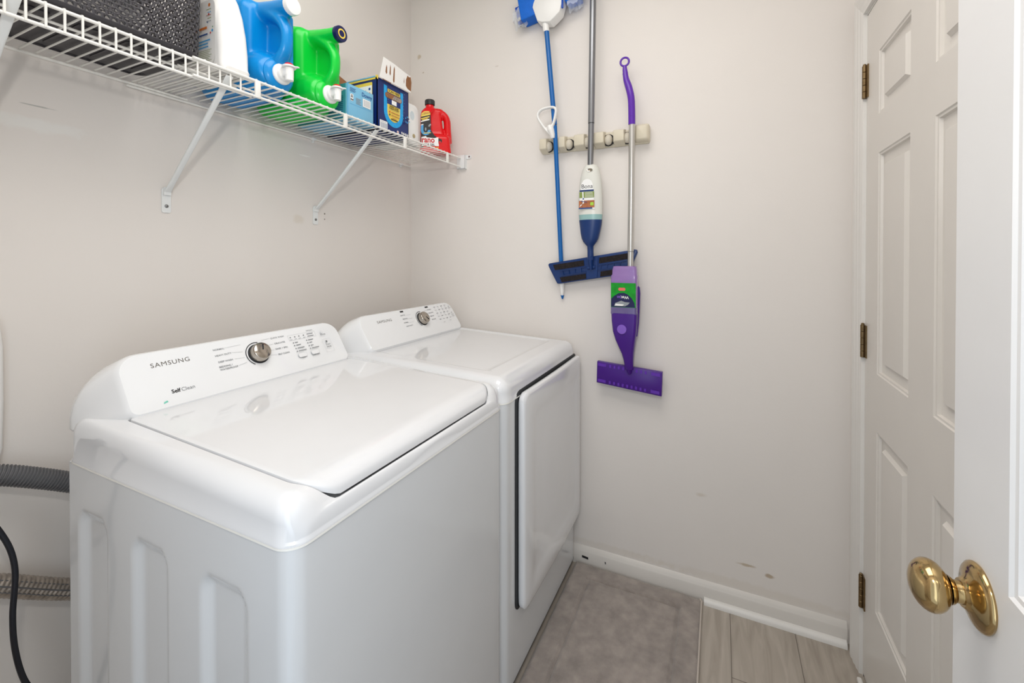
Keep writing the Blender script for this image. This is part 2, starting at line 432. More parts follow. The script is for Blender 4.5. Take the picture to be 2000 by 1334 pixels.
# baseboard along the back wall, with the loose quarter strip in front of it
def sweep(mb, prof, a, b, axis, flip=1):
    """profile (out, z) swept from a to b along axis"""
    def p(t, q):
        return Vector((t, YB - q[0], q[1])) if axis == 'x' else Vector((XR - q[0], t, q[1]))
    mb.rings([[p(a, q) for q in prof], [p(b, q) for q in prof]], 0, True, True, False)
base_prof = [(0, 0), (0.013, 0), (0.013, 0.055), (0.0105, 0.059), (0.0085, 0.063), (0.003, 0.074), (0, 0.076)]
mb = MB(); sweep(mb, base_prof, XL+0.02, 0.395, 'x'); bb = struct('baseboard_back', mb, 'baseboard')
mb = MB(); mb.prism([(-0.525, 0.040), (-0.498, 0.037), (-0.498, 0.028), (-0.525, 0.031)], 0, 0.0012, T=frame((0, YB-0.0131, 0), (1, 0, 0), (0, 0, 1)))
obj('notch', mb, 'dark', bb, 'small black notch near the dryer')
mb = MB(); mb.prism([(-0.428, 0.040), (-0.424, 0.039), (-0.423, 0.031), (-0.426, 0.030)], 0, 0.001, T=frame((0, YB-0.0131, 0), (1, 0, 0), (0, 0, 1)))
obj('nail_hole', mb, 'dark', bb)
mb = MB()
mb.rings([[Vector((x, YB-0.0135-q[0], q[1])) for q in [(0, 0.0), (0.017, 0.0), (0.0165, 0.010), (0.012, 0.0175), (0.005, 0.0205), (0, 0.021)]] for x in (-0.048, 0.392)], 0, True, True, False)
struct('trim_1', mb, 'trim')
mb = MB(); mb.box((0.388, 0.90, 0.0), (0.402, 1.672, 0.017), bev=0.005, seg=3); struct('trim_2', mb, 'trim')

# casing of the closed door (right wall): jambs and header, stepped colonial profile
cas = [(0, 0.0), (0.010, 0.0), (0.010, 0.012), (0.013, 0.018), (0.013, 0.030), (0.016, 0.036), (0.016, 0.052), (0.018, 0.058), (0.018, 0.070), (0.012, 0.076), (0, 0.076)]
mb = MB()
for (y0, s) in ((DR1 + 0.006, 1), (DR0 - 0.006, -1)):
    zt = DZ + 0.008
    mb.rings([[Vector((XR - o_, y0 + s*w, 0.0)) for o_, w in cas], [Vector((XR - o_, y0 + s*w, zt + w)) for o_, w in cas]], 0, True, True, False)
    mb.rings([[Vector((XR - o_, y0 + s*w, zt + w)) for o_, w in cas], [Vector((XR - o_, (DR0+DR1)/2, zt + w)) for o_, w in cas]], 0, True, True, False)
mb.box((XR-0.0005, DR1, 0), (XR+0.095, DR1+0.0065, DZ+0.0065)); mb.box((XR-0.0005, DR0-0.0065, 0), (XR+0.095, DR0, DZ+0.0065)); mb.box((XR-0.0005, DR0, DZ+0.001), (XR+0.095, DR1, DZ+0.0065))
mb.box((XR+0.037, DR1-0.012, 0), (XR+0.05, DR1, DZ)); mb.box((XR+0.037, DR0, 0), (XR+0.05, DR0+0.012, DZ)); mb.box((XR+0.037, DR0, DZ-0.012), (XR+0.05, DR1, DZ))
struct('trim_3', mb, 'trim')

def panel_leaf(mb, T, w, h, th, panels):
    """door leaf in local (x along width, y up, z out of the face), raised panels pressed into both faces"""
    xs = sorted({0, w} | {p[0] for p in panels} | {p[2] for p in panels})
    ys = sorted({0, h} | {p[1] for p in panels} | {p[3] for p in panels})
    for side in (0, 1):
        zf = 0.0 if side == 0 else -th
        sg = 1 if side == 0 else -1
        for i in range(len(xs)-1):
            for j in range(len(ys)-1):
                x0, x1, y0, y1 = xs[i], xs[i+1], ys[j], ys[j+1]
                if any(abs(p[0]-x0) < 1e-6 and abs(p[2]-x1) < 1e-6 and abs(p[1]-y0) < 1e-6 and abs(p[3]-y1) < 1e-6 for p in panels):
                    prof = [(0, 0), (0.0025, -0.003), (0.007, -0.0035), (0.0090, -0.0100), (0.013, -0.0110), (0.035, -0.0110), (0.0415, -0.0020), (0.044, -0.0018)]
                    rings = [[Vector((x0+d, y0+d, zf+sg*z)), Vector((x1-d, y0+d, zf+sg*z)), Vector((x1-d, y1-d, zf+sg*z)), Vector((x0+d, y1-d, zf+sg*z))] for d, z in prof]
                    mb.rings(rings, 0, False, True, False, T)
                else:
                    mb.add([(x0, y0, zf), (x1, y0, zf), (x1, y1, zf), (x0, y1, zf)], [(0, 1, 2, 3)], 0, False, T)
    mb.add([(0,0,0),(w,0,0),(w,h,0),(0,h,0),(0,0,-th),(w,0,-th),(w,h,-th),(0,h,-th)], [(0,1,5,4),(1,2,6,5),(2,3,7,6),(3,0,4,7)], 0, False, T)
def weld(mb):
    bm = bmesh.new(); vs = [bm.verts.new(v) for v in mb.v]
    for f in mb.f:
        try: bm.faces.new([vs[i] for i in f])
        except ValueError: pass
    bmesh.ops.remove_doubles(bm, verts=bm.verts, dist=1e-5); bm.verts.index_update()
    mb.v = [v.co.copy() for v in bm.verts]; mb.f = [[v.index for v in f.verts] for f in bm.faces]
    mb.m = [0]*len(mb.f); mb.sm = [False]*len(mb.f); bm.free()

# closed door: local x runs from the hinge side (y=1.697) towards the camera
T = frame((XR-0.001, DR1-0.003, 0.012), (0, -1, 0), (0, 0, 1))
w1 = DR1-DR0-0.006
def cols(a, b, c, d): return [(a, b), (c, d)]
P1 = []
for x0, x1 in ((0.110, 0.342), (0.477, 0.709)):
    for z0, z1 in ((0.273, 0.797), (0.963, 1.600), (1.712, 1.893)):
        P1.append((x0, z0, x1, z1))
mb = MB(); panel_leaf(mb, T, w1, DZ-0.016, 0.034, P1); weld(mb)
d1 = struct('door_1', mb, 'door')
for i, z in enumerate((0.267, 1.051, 1.854)):
    mb = MB()
    yk = DR1 - 0.001
    for k in range(5):
        z0 = z - 0.05 + k*0.0202
        mb.lathe([(0.0058, 0), (0.0064, 0.0006), (0.0064, 0.0188), (0.0058, 0.0194)], 14, 0, Matrix.Translation((XR-0.0075, yk, z0)))
    mb.lathe([(0.0045, 0), (0.0045, 0.004), (0.002, 0.006)], 12, 0, Matrix.Translation((XR-0.0075, yk, z+0.0505)))
    mb.box((XR-0.0035, yk, z-0.05), (XR-0.0003, yk+0.019, z+0.05))
    mb.box((XR-0.0045, yk-0.019, z-0.05), (XR-0.0008, yk, z+0.05))
    for dz in (-0.035, 0, 0.035):
        mb.lathe([(0.0032, 0), (0.0028, 0.001), (0.0005, 0.0012)], 10, 0, frame((XR-0.0037, yk+0.012, z+dz), (0, 1, 0), (0, 0, 1)))
    obj('hinge', mb, 'hinge', d1, 'aged brass butt hinge')

# open door beside the camera, opened into the room, seen edge on from the doorway
XD = 0.251
T = frame((XD, 0.687, 0.012), (0, -1, 0), (0, 0, 1))
P2 = []
for x0, x1 in ((0.108, 0.336), (0.424, 0.652)):
    for z0, z1 in ((0.24, 0.78), (0.978, 1.625), (1.727, 1.905)):
        P2.append((x0, z0, x1, z1))
mb = MB(); panel_leaf(mb, T, 0.76, 2.03, 0.035, P2); weld(mb)
d2 = struct('door_2', mb, 'door_white')
mb = MB()
K = frame((XD, 0.628, 0.955), (0, 1, 0), (0, 0, 1)) @ Matrix.Rotation(math.pi, 4, 'Y')   # local z out of the face (-x)
mb.lathe([(0.0325, 0.0), (0.0335, 0.002), (0.0330, 0.004), (0.030, 0.0065), (0.024, 0.009), (0.017, 0.0115), (0.0145, 0.0145), (0.0135, 0.016)], 48, 0, K)
rs = obj('door_knob', mb, 'brass', d2, 'polished brass door knob')
mb = MB()
prof = [(0.0125, 0.012), (0.0110, 0.016), (0.0110, 0.021), (0.0135, 0.0235), (0.0145, 0.026)]
for k in range(13):
    a = -math.pi/2 + 0.42 + (math.pi - 0.42)*k/12
    prof.append((0.0262*math.cos(a) if k < 12 else 0.0006, 0.0415 + 0.0175*math.sin(a)))
mb.lathe(prof, 48, 0, K)
obj('knob_grip', mb, 'brass', rs)
mb = MB(); mb.box((XD+0.006, 0.6868, 0.92), (XD+0.029, 0.6885, 0.977)); obj('latch_plate', mb, 'brass', d2)

# ================================================================ WASHER AND DRYER
def top_plane(x):            # height of the worktop plane, falling towards the front
    return 0.958 + (0.978-0.958)*((-0.62-x)/0.48)
def machine_cabinet(mb, x0, x1, y0, y1, z0, z1, grooves=True):
    """sheet steel cabinet: rounded front corners, pressed grooves in the near side"""
    N = []
    R = 0.030; Rb = 0.012
    # perimeter starting at back-near corner, near side to the front, front, far side, back
    n1 = 120
    for k in range(n1+1): N.append((x0+Rb + (x1-R-x0-Rb)*k/n1, y0, 0, -1))
    for k in range(1, 9):
        a = -math.pi/2 + math.pi/2*k/8; N.append((x1-R+R*math.cos(a), y0+R+R*math.sin(a), math.cos(a), math.sin(a)))
    for k in range(1, 20): N.append((x1, y0+R+(y1-y0-2*R)*k/20, 1, 0))
    for k in range(0, 9):
        a = math.pi/2*k/8; N.append((x1-R+R*math.cos(a), y1-R+R*math.sin(a), math.cos(a), math.sin(a)))
    N.append((x0+Rb, y1, 0, 1)); N.append((x0, y1-Rb, -1, 0)); N.append((x0, y0+Rb, -1, 0))
    gr = [(-1.198, -1.077), (-0.992, -0.869), (-0.779, -0.652)]
    def depth(x, z):
        if not grooves: return 0
        best = 0
        for a, b in gr:
            cx = (a+b)/2; hw = (b-a)/2
            ztop = 0.800 - max(0, abs(x-cx)-hw*0.62)*0.9
            ex = sstep(0, 0.026, hw-abs(x-cx)); ez = sstep(0, 0.026, ztop-z)*sstep(0, 0.02, z-0.12)
            best = max(best, ex*ez)
        return 0.0115*best
    zs = [z0, z0+0.004] + [0.10+0.012*k for k in range(5)] + [0.2+0.05*k for k in range(11)] + [0.73+0.006*k for k in range(14)] + [0.83, 0.86, z1-0.004, z1]
    zs = sorted(set(round(z, 4) for z in zs))
    rings = []
    for z in zs:
        ring = []
        for x, y, nx, ny in N:
            d = depth(x, z) if ny < -0.99 else 0
            if z < z0+0.003 : d += 0.004
            ring.append(Vector((x - nx*d, y - ny*d, z)))
        rings.append(ring)
    mb.rings(rings, 0, True, True)

def shell_top(mb, x0, x1, y0, y1, zb, zt, R=0.034, Rc=0.036, lower=None, bulge=0.002, ndeep=26):
    """moulded top: walls from zb up, rounded over into a plane zt(x); lower(x,y) presses zones down"""
    def ring(d, z=None, extra=0.0):
        pts = rrect_n(x0+d-extra, y0+d-extra, x1-d+extra, y1-d+extra, max(Rc-d, 0.004)+extra*0, 8, 40)
        return pts
    rings = []
    rings.append([Vector((x, y, zb)) for x, y in ring(0.004)])
    rings.append([Vector((x, y, zb)) for x, y in ring(-bulge)])
    rings.append([Vector((x, y, zb+0.004)) for x, y in ring(-bulge)])
    rings.append([Vector((x, y, zb+0.0075)) for x, y in ring(0.0)])
    steps = [(0.0, -R)]
    for k in range(0, 11):
        a = math.pi/2*k/10
        steps.append((R*(1-math.cos(a)), -R*(1-math.sin(a))))
    lim = min(x1-x0, y1-y0)/2 - 0.006
    dd = R
    while dd + 0.008 < lim - 0.002:
        dd += 0.0022 if dd < 0.052 else (0.005 if dd < 0.09 else 0.010); steps.append((dd, 0.0))
    for d, dz in steps[1:]:
        pts = ring(d)
        rr = []
        for x, y in pts:
            z = zt(x) + dz
            if lower: z -= lower(x, y)*sstep(-R, -R*0.15, dz)
            rr.append(Vector((x, y, max(z, zb+0.009))))
        rings.append(rr)
    mb.rings(rings, 0, False, True)

def washer_top(mb, x0, x1, y0, y1, zb, lid):
    """moulded frame around the lid opening: rolled over from the walls to the opening, dipping to a ledge in front"""
    lx0, lx1, ly0, ly1 = lid
    O = rrect_n(x0, y0, x1, y1, 0.036, 10, 60)
    g = 0.0035
    I = rrect_n(lx0-g, ly0-g, lx1+0.001, ly1+g, (0.014, 0.055, 0.055, 0.014), 10, 60)
    info = []
    for (ox, oy), (ix, iy) in zip(O, I):
        L = math.hypot(ix-ox, iy-oy)
        f = sstep(-0.640, -0.575, ix)*sstep(ly0-0.002, ly0+0.050, iy)*sstep(ly1+0.002, ly1-0.050, iy)
        H = top_plane(ix) - 0.001 - f*(top_plane(ix) - 0.001 - 0.9195)
        a = min(0.036, L*0.96)
        b = min(0.036*(1-f) + f*a*1.2, H-zb-0.010)
        info.append((ox, oy, ix, iy, L, H, a, b))
    def grow(e, z):
        cx, cy = (x0+x1)/2, (y0+y1)/2
        return [Vector((ox + e*(1 if ox > cx else -1), oy + e*(1 if oy > cy else -1), z)) for ox, oy, *_ in info]
    R = [grow(-0.004, zb), grow(0.002, zb), grow(0.002, zb+0.004), grow(0.0, zb+0.0075)]
    for k in range(13):
        th = math.pi/2*k/12; ring = []
        for ox, oy, ix, iy, L, H, a, b in info:
            d = a*(1-math.cos(th))/max(L, 1e-6); ring.append(Vector((ox+(ix-ox)*d, oy+(iy-oy)*d, H-b*(1-math.sin(th)))))
        R.append(ring)
    R.append([Vector((ix, iy, H)) for ox, oy, ix, iy, L, H, a, b in info])
    cxl, cyl = (lx0+lx1)/2, (ly0+ly1)/2
    for sh, dz in ((0.001, -0.0015), (0.0016, -0.012), (0.03, -0.014)):
        R.append([Vector((ix+(cxl-ix)*sh, iy+(cyl-iy)*sh, H+dz)) for ox, oy, ix, iy, L, H, a, b in info])
    mb.rings(R, 0, False, True)

BASE = Vector((-1.10, 0, 0.990)); CUP = Vector((-0.544, 0, 0.839)); COUT = Vector((0.839, 0, 0.544))
def console_frame(): return frame((BASE.x, 0, BASE.z), (0, 1, 0), CUP)
def console(mb, ya, yb, yA, yB, xback, zlow):
    """leaning control panel: flat rounded face, swept back and flaring out to the cabinet sides"""
    T = console_frame()
    def face(ins, dz, s0=-0.012, s1=0.130):
        pts = rrect_n(ya+0.006+ins, s0+ins, yb-0.006-ins, s1-ins, (max(0.02-ins, 0.004), max(0.02-ins, 0.004), max(0.045-ins, 0.006), max(0.045-ins, 0.006)), 8, 12)
        return [T @ Vector((u, v, dz)) for u, v in pts]
    def back(x, ygrow, zt, zl):
        pts = rrect_n(ya-ygrow, zl, yb+ygrow, zt, (0.012, 0.012, 0.105, 0.105), 8, 12)
        return [Vector((x, u, v)) for u, v in pts]
    g = ya - yA
    R = [face(0.012, 0.0), face(0.004, 0.0), face(0.0, -0.004), face(-0.004, -0.012)]
    f4 = face(-0.004, -0.012); bk = back(xback+0.02, g, 1.084, zlow)
    for t, e in ((0.3, 0.36), (0.6, 0.68), (0.85, 0.90)):
        R.append([Vector((a.x + (b.x-a.x)*t, a.y + (b.y-a.y)*e, a.z + (b.z-a.z)*t)) for a, b in zip(f4, bk)])
    R.append(bk); R.append(back(xback, g-0.002, 1.072, zlow))
    mb.rings(R, 0, True, True)

def build_top_loader(root, y0, y1, kind):
    X0, X1 = -1.246, -0.557
    cab = MB(); machine_cabinet(cab, X0, X1, y0, y1, 0.025, 0.884, True)
    cabo = obj('cabinet', cab, 'enamel_shaded', root)
    for fx in (X0+0.06, X1-0.06):
        for fy in (y0+0.06, y1-0.06):
            f = MB(); f.lathe([(0.018, 0.0), (0.018, 0.01), (0.009, 0.012), (0.009, 0.03)], 16, 0, Matrix.Translation((fx, fy, 0)))
            obj('foot', f, 'black', root)
    lx0, lx1, ly0, ly1 = -1.105, -0.566, y0+0.046, y1-0.038
    top = MB()
    if kind == 'dryer':
        def low(x, y):
            px0, px1, py0, py1 = -1.10, -0.655, y0+0.075, y1-0.06
            m = sstep(py0-0.006, py0+0.006, y)*sstep(py1+0.006, py1-0.006, y)*sstep(px1+0.010, px1-0.006, x)
            return 0.0045*m
    if kind == 'washer': washer_top(top, X0, X1, y0, y1, 0.887, (lx0, lx1, ly0, ly1))
    else: shell_top(top, X0, X1, y0, y1, 0.887, top_plane, lower=low, R=0.040)
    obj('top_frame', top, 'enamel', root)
    st = MB(); pts = rrect_n(X0, y0, X1, y1, 0.032, 8, 10)
    pts = rrect_n(X0-0.0024, y0-0.0024, X1+0.0024, y1+0.0024, 0.036, 8, 10); st.rings([[Vector((x, y, 0.8838)) for x, y in pts], [Vector((x, y, 0.8868)) for x, y in pts]]); obj('seam_strip', st, 'seam', root)
    if kind == 'washer':
        lid = MB()
        def lring(d, dz):
            pts = rrect_n(lx0+d, ly0+d, lx1-d, ly1-d, (max(0.012-d, 0.003), max(0.055-d, 0.004), max(0.055-d, 0.004), max(0.012-d, 0.003)), 8, 40)
            out = []
            for x, y in pts:
                xf = max(0.0, x - (lx1-0.045)); drop = 0.028*(1-math.sqrt(max(0, 1-(min(xf, 0.045)/0.0452)**2)))
                out.append(Vector((x, y, top_plane(x) + 0.0015 - drop + dz)))
            return out
        R = [lring(0.006, -0.010), lring(0.0, -0.009), lring(0.0, -0.003), lring(0.0008, -0.001), lring(0.003, 0.0)]
        k = 1
        while 0.003+0.008*k < min(lx1-lx0, ly1-ly0)/2 - 0.008:
            R.append(lring(0.003+0.008*k, 0.0)); k += 1
        lid.rings(R, 0, True, True); obj('lid', lid, 'enamel', root)
        mk = MB(); mk.prism([(lx0+0.001, ly0-0.0035), (lx1-0.05, ly0-0.0035), (lx1-0.05, ly0-0.0005), (lx0+0.001, ly0-0.0005)], 0, 0.0001, T=Matrix.Translation((0, 0, 0.95)))
    else:
        # drum door: a bowed panel standing proud of the front, with a dark plate painting the gap's shade
        dy0, dy1, dz0, dz1 = y0+0.088, y1-0.004, 0.225, 0.895
        dr = MB()
        def dring(ins, out):
            pts = rrect_n(dy0+ins, dz0+ins, dy1-ins, dz1-ins, (0.028, 0.028, 0.02, 0.03), 8, 16)
            return [Vector((X1 + out + 0.010*(1-((u-(dy0+dy1)/2)/((dy1-dy0)/2))**2)*0.5, u, v)) for u, v in pts]
        dr.rings([dring(0.006, 0.002), dring(0.002, 0.004), dring(0.0, 0.008), dring(0.0, 0.020), dring(0.003, 0.024), dring(0.010, 0.026), dring(0.05, 0.028), dring(0.075, 0.024), dring(0.10, 0.022), dring(0.16, 0.022)], 0, True, True)
        obj('door', dr, 'enamel', root)
        gp = MB(); gp.rings([[Vector((X1+o_, u, v)) for u, v in rrect_n(dy0-0.0165, dz0+0.004, dy1-0.0, dz1+0.007, (0.03, 0.02, 0.02, 0.035), 8, 6)] for o_ in (-0.002, 0.0022)])
        obj('door_gap_shade', gp, 'dark', root, 'dark plate painted for the shade in the drum door gap')
        kt = MB(); kt.box((X1-0.004, y0+0.02, 0.0252), (X1-0.0005, y1-0.02, 0.034)); obj('toe_gap_shade', kt, 'dark', root)  # dark strip standing in for the shade under the cabinet front
    cm = MB(); console(cm, y0+0.040, y1-0.040, y0+0.003, y1-0.003, X0, 0.940)
    co = obj('console', cm, 'console', root)
    return co

def dial(root, yc, s, r, h, pointer):
    T = console_frame() @ Matrix.Translation((yc, s, 0.0))
    a = MB()
    for (ra, rb, a0, a1) in ((r*1.28, r*1.36, 75, 235),):
        n = 30; pi_ = [(ra*math.cos(math.radians(a0+(a1-a0)*k/n)), ra*math.sin(math.radians(a0+(a1-a0)*k/n))) for k in range(n+1)]
        po = [(rb*math.cos(math.radians(a0+(a1-a0)*k/n)), rb*math.sin(math.radians(a0+(a1-a0)*k/n))) for k in range(n+1)][::-1]
        n2 = len(pi_)
        for k in range(n2-1):
            a.add([(pi_[k][0], pi_[k][1], 0.0012), (pi_[k+1][0], pi_[k+1][1], 0.0012), (po[n2-2-k][0], po[n2-2-k][1], 0.0012), (po[n2-1-k][0], po[n2-1-k][1], 0.0012)], [(0, 1, 2, 3)], 0, False, T)
    obj('dial_ring', a, 'dark', root)
    b = MB(); b.lathe([(r*1.10, 0.0), (r*1.12, 0.001), (r*1.10, 0.003), (r*1.02, 0.0034)], 48, 0, T); 
    k = MB(); k.lathe([(r*1.02, 0.001), (r*1.0, 0.004), (r*0.97, h*0.8), (r*0.93, h*0.93), (r*0.86, h), (r*0.3, h*1.04), (0.0005, h*1.045)], 48, 0, T)
    ko = obj('dial', k, 'chrome', root, 'chrome cycle dial')
    obj('dial_base', b, 'dark', ko)
    d = MB()
    ca, sa = math.cos(pointer), math.sin(pointer)
    Tp = T @ Matrix.Rotation(pointer, 4, 'Z')
    d.box((r*0.05, -r*0.07, h*0.98), (r*0.72, r*0.07, h*1.09), 0, Tp, bev=r*0.03)
    obj('pointer', d, 'dark', ko)

# -------- washing machine
wy0, wy1 = 0.430, 1.116
ws = thing('washing_machine', 'white top-load washing machine nearest the camera, with closed lid', 'washing machine', (-0.90, 0.773, 0))
build_top_loader(ws, wy0, wy1, 'washer')
dial(ws, 0.783, 0.070, 0.0255, 0.022, math.radians(70))
T = console_frame()
d = Decal(T); d.text('SAMSUNG', 0.537, 0.089, 0.0152, 'logo', weight=0.0, xs=1.08, sp=1.12); d.done('brand_lettering', ws, 'grey metallic brand lettering')
d = Decal(T); d.text('Self', 0.560, 0.020, 0.0125, 'ink_black', weight=0.025); d.text('Clean', 0.5795, 0.020, 0.0125, 'print'); d.done('feature_lettering', ws)
d = Decal(T)
for t, x, y, al in (('NORMAL', 0.674, 0.1015, 'LEFT'), ('HEAVY DUTY', 0.674, 0.085, 'LEFT'), ('DEEP WASH', 0.676, 0.067, 'LEFT'), ('BEDDING /', 0.674, 0.0535, 'LEFT'), ('WATERPROOF', 0.674, 0.046, 'LEFT')):
    d.text(t, x, y, 0.0068, 'print', al, 0.01)
for x0, x1, y0_, y1_ in ((0.702, 0.745, 0.104, 0.105), (0.716, 0.744, 0.0875, 0.084), (0.717, 0.744, 0.069, 0.067), (0.722, 0.745, 0.049, 0.053)):
    d.poly([(x0, y0_), (x1, y1_), (x1, y1_+0.0007), (x0, y0_+0.0007)], 'print_light', 0)
d.done('cycle_lettering', ws); d = Decal(T)
for t, x, y in (('QUICK WASH', 0.832, 0.105), ('DELICATES', 0.838, 0.087), ('RINSE + SPIN', 0.834, 0.070), ('SELF CLEAN', 0.836, 0.053)):
    d.text(t, x, y, 0.0068, 'print', 'LEFT', 0.01)
for x0, x1, y0_, y1_ in ((0.805, 0.829, 0.1065, 0.108), (0.814, 0.835, 0.088, 0.089), (0.817, 0.831, 0.071, 0.0715), (0.815, 0.833, 0.058, 0.055)):
    d.poly([(x0, y0_), (x1, y1_), (x1, y1_+0.0007), (x0, y0_+0.0007)], 'print_light', 0)
d.done('cycle_lettering', ws)
d = Decal(T)
def outline(x0, y0, x1, y1, m, w=0.0006):
    d.rect(x0, y0, x1, y0+w, m, 0); d.rect(x0, y1-w, x1, y1, m, 0); d.rect(x0, y0, x0+w, y1, m, 0); d.rect(x1-w, y0, x1, y1, m, 0)
outline(0.886, 0.088, 0.981, 0.106, 'print_light')
for k, x in enumerate((0.893, 0.908, 0.922, 0.938)):
    d.disc(x, 0.0985, 0.0021, 'print'); d.rect(x-0.004, 0.0905, x+0.004, 0.0925, 'print_light', 0)
d.rect(0.950, 0.099, 0.972, 0.101, 'print', 0); d.rect(0.950, 0.0915, 0.972, 0.0935, 'print', 0); d.text('OPTIONS', 0.952, 0.109, 0.0055, 'print')
for r_, (yy) in enumerate((0.080, 0.071, 0.061, 0.0515)):
    d.disc(0.895, yy, 0.0019, 'print'); d.rect(0.900, yy-0.001, 0.900+(0.010, 0.016, 0.024, 0.027)[r_], yy+0.0012, 'print', 0)
    d.disc(0.941, yy, 0.0019, 'print'); d.rect(0.946, yy-0.001, 0.946+(0.018, 0.010, 0.010, 0.026)[r_], yy+0.0012, 'print', 0)
d.poly(rrect(0.893, 0.030, 0.922, 0.044, 0.005), 'print_light'); d.poly(rrect(0.8936, 0.0306, 0.9214, 0.0434, 0.0045), 'console'); d.text('TEMP', 0.900, 0.026, 0.0055, 'print')
d.poly(rrect(0.937, 0.030, 0.966, 0.044, 0.005), 'print_light'); d.poly(rrect(0.9376, 0.0306, 0.9654, 0.0434, 0.0045), 'console'); d.text('SOIL LEVEL', 0.938, 0.026, 0.0055, 'print')
d.disc(1.000, 0.096, 0.004, 'print_light'); d.disc(1.000, 0.096, 0.0032, 'console'); d.text('POWER', 0.992, 0.085, 0.0058, 'print', weight=0.02)
outline(0.990, 0.026, 1.020, 0.071, 'print_light', 0.0005)
d.disc(1.004, 0.062, 0.0035, 'print'); d.text('START', 0.997, 0.049, 0.0060, 'print', weight=0.02); d.text('PAUSE', 0.997, 0.041, 0.0060, 'print', weight=0.02)
d.done('button_lettering', ws)
d = Decal(T); d.poly([(0.5385, 0.001), (0.548, 0.003), (0.547, 0.007), (0.540, 0.005)], 'teal'); d.done('stain', ws, 'small teal smear below the lettering')

# -------- dryer
dy0, dy1 = 1.124, 1.810
dr = thing('clothes_dryer', 'white clothes dryer with tall front door, between washing machine and back wall', 'dryer', (-0.90, 1.467, 0))
build_top_loader(dr, dy0, dy1, 'dryer')
dial(dr, 1.513, 0.070, 0.0265, 0.022, math.radians(-50))
d = Decal(T); d.text('SAMSUNG', 1.255, 0.088, 0.0152, 'logo', weight=0.0, xs=1.08, sp=1.12); d.done('brand_lettering', dr, 'grey metallic brand lettering')
for a_, b_ in (((1.401, 0.1155), (1.421, 0.1225)), ((1.566, 0.117), (1.588, 0.1235))):
    d = Decal(T); d.rect(*a_, *b_, 'ink_black'); d.done('indicator_window', dr)
d = Decal(T)
for i, t in enumerate(('SANITIZE', 'BEDDING', 'NORMAL', 'HEAVY DUTY')): d.text(t, 1.393+0.004*(i % 2), 0.100-0.0165*i, 0.0068, 'print', weight=0.01)
for i in range(3): d.rect(1.425, 0.0995-0.0165*i, 1.455, 0.1002-0.0165*i, 'print_light', 0)
d.done('cycle_lettering', dr)
d = Decal(T)
for i, t in enumerate(('WRINKLE', 'DELICATES', 'TIME DRY', 'AIR FLUFF')): d.text(t, 1.572, 0.104-0.0160*i, 0.0068, 'print', weight=0.01)
for i in range(3): d.rect(1.552, 0.104-0.016*i, 1.569, 0.1047-0.016*i, 'print_light', 0)
d.done('cycle_lettering', dr)
d = Decal(T)
for c in range(4):
    for r_ in range(5):
        d.rect(1.626+0.026*c, 0.112-0.0155*r_, 1.638+0.026*c, 0.1145-0.0155*r_, 'print_light' if (c+r_) % 2 else 'print', 0)
        if r_ < 3: d.disc(1.630+0.026*c, 0.106-0.0155*r_, 0.0016, 'print_light', 10)
for x, y in ((1.735, 0.104), (1.736, 0.072)): d.disc(x, y, 0.0035, 'print_light'); 
d.text('POWER', 1.727, 0.094, 0.0055, 'print'); d.text('START', 1.727, 0.060, 0.0055, 'print', weight=0.02); d.text('PAUSE', 1.727, 0.052, 0.0055, 'print', weight=0.02)
d.text('TIME', 1.640, 0.032, 0.0055, 'print'); d.text('TEMP', 1.690, 0.034, 0.0055, 'print')
d.done('button_lettering', dr)

# -------- hoses and cord at the near end of the washer
def ribbed(path, r, amp, pitch, n=20):
    pts = catmull(path, 60); L = 0; out = []; rr = []
    prev = pts[0]
    step = pitch/4
    acc = 0; samples = [pts[0]]
    for p in pts[1:]:
        seg = (p-prev).length
        while acc + seg >= step:
            t = (step-acc)/seg; prev = prev.lerp(p, t); samples.append(prev.copy()); seg = (p-prev).length; acc = 0
        acc += seg; prev = p
    for i, p in enumerate(samples): rr.append(r + amp*(1 if i % 4 in (0, 1) else -1))
    return samples, rr
hs = thing('drain_hose', 'grey corrugated drain hose running to the washing machine, the upper of two hoses', 'hose', (-1.38, 0.38, 0.74))
pp, rr = ribbed([(-1.412, 0.285, 0.900), (-1.405, 0.305, 0.872), (-1.392, 0.371, 0.848), (-1.385, 0.420, 0.822), (-1.378, 0.478, 0.786), (-1.360, 0.56, 0.730), (-1.34, 0.64, 0.65)], 0.0200, 0.0019, 0.0060)
mb = MB(); mb.tube(pp, rr, 20); obj('hose_body', mb, 'hose', hs)
mb = MB(); mb.tube([(-1.414, 0.278, 0.905), (-1.410, 0.292, 0.886)], 0.022, 20); obj('hose_cuff', mb, 'black', hs)
ms = thing('supply_hose', 'grey-brown ribbed metallic hose running to the washing machine, the lower hose', 'hose', (-1.38, 0.38, 0.5))
pp, rr = ribbed([(-1.400, 0.30, 0.655), (-1.396, 0.37, 0.610), (-1.390, 0.47, 0.535), (-1.380, 0.60, 0.450)], 0.0215, 0.0006, 0.009)
mb = MB(); mb.tube(pp, rr, 20); obj('hose_body', mb, 'foil', ms)
mb = MB()
for k in range(5):
    a = math.radians(-60 + 35*k)
    mb.tube([p + Vector((0.0218*math.cos(a), 0, 0.0218*math.sin(a))) for p in catmull([(-1.400, 0.30, 0.655), (-1.396, 0.37, 0.610), (-1.390, 0.47, 0.535), (-1.380, 0.60, 0.450)], 10)], 0.0016, 8)
obj('hose_strands', mb, 'steel', ms)
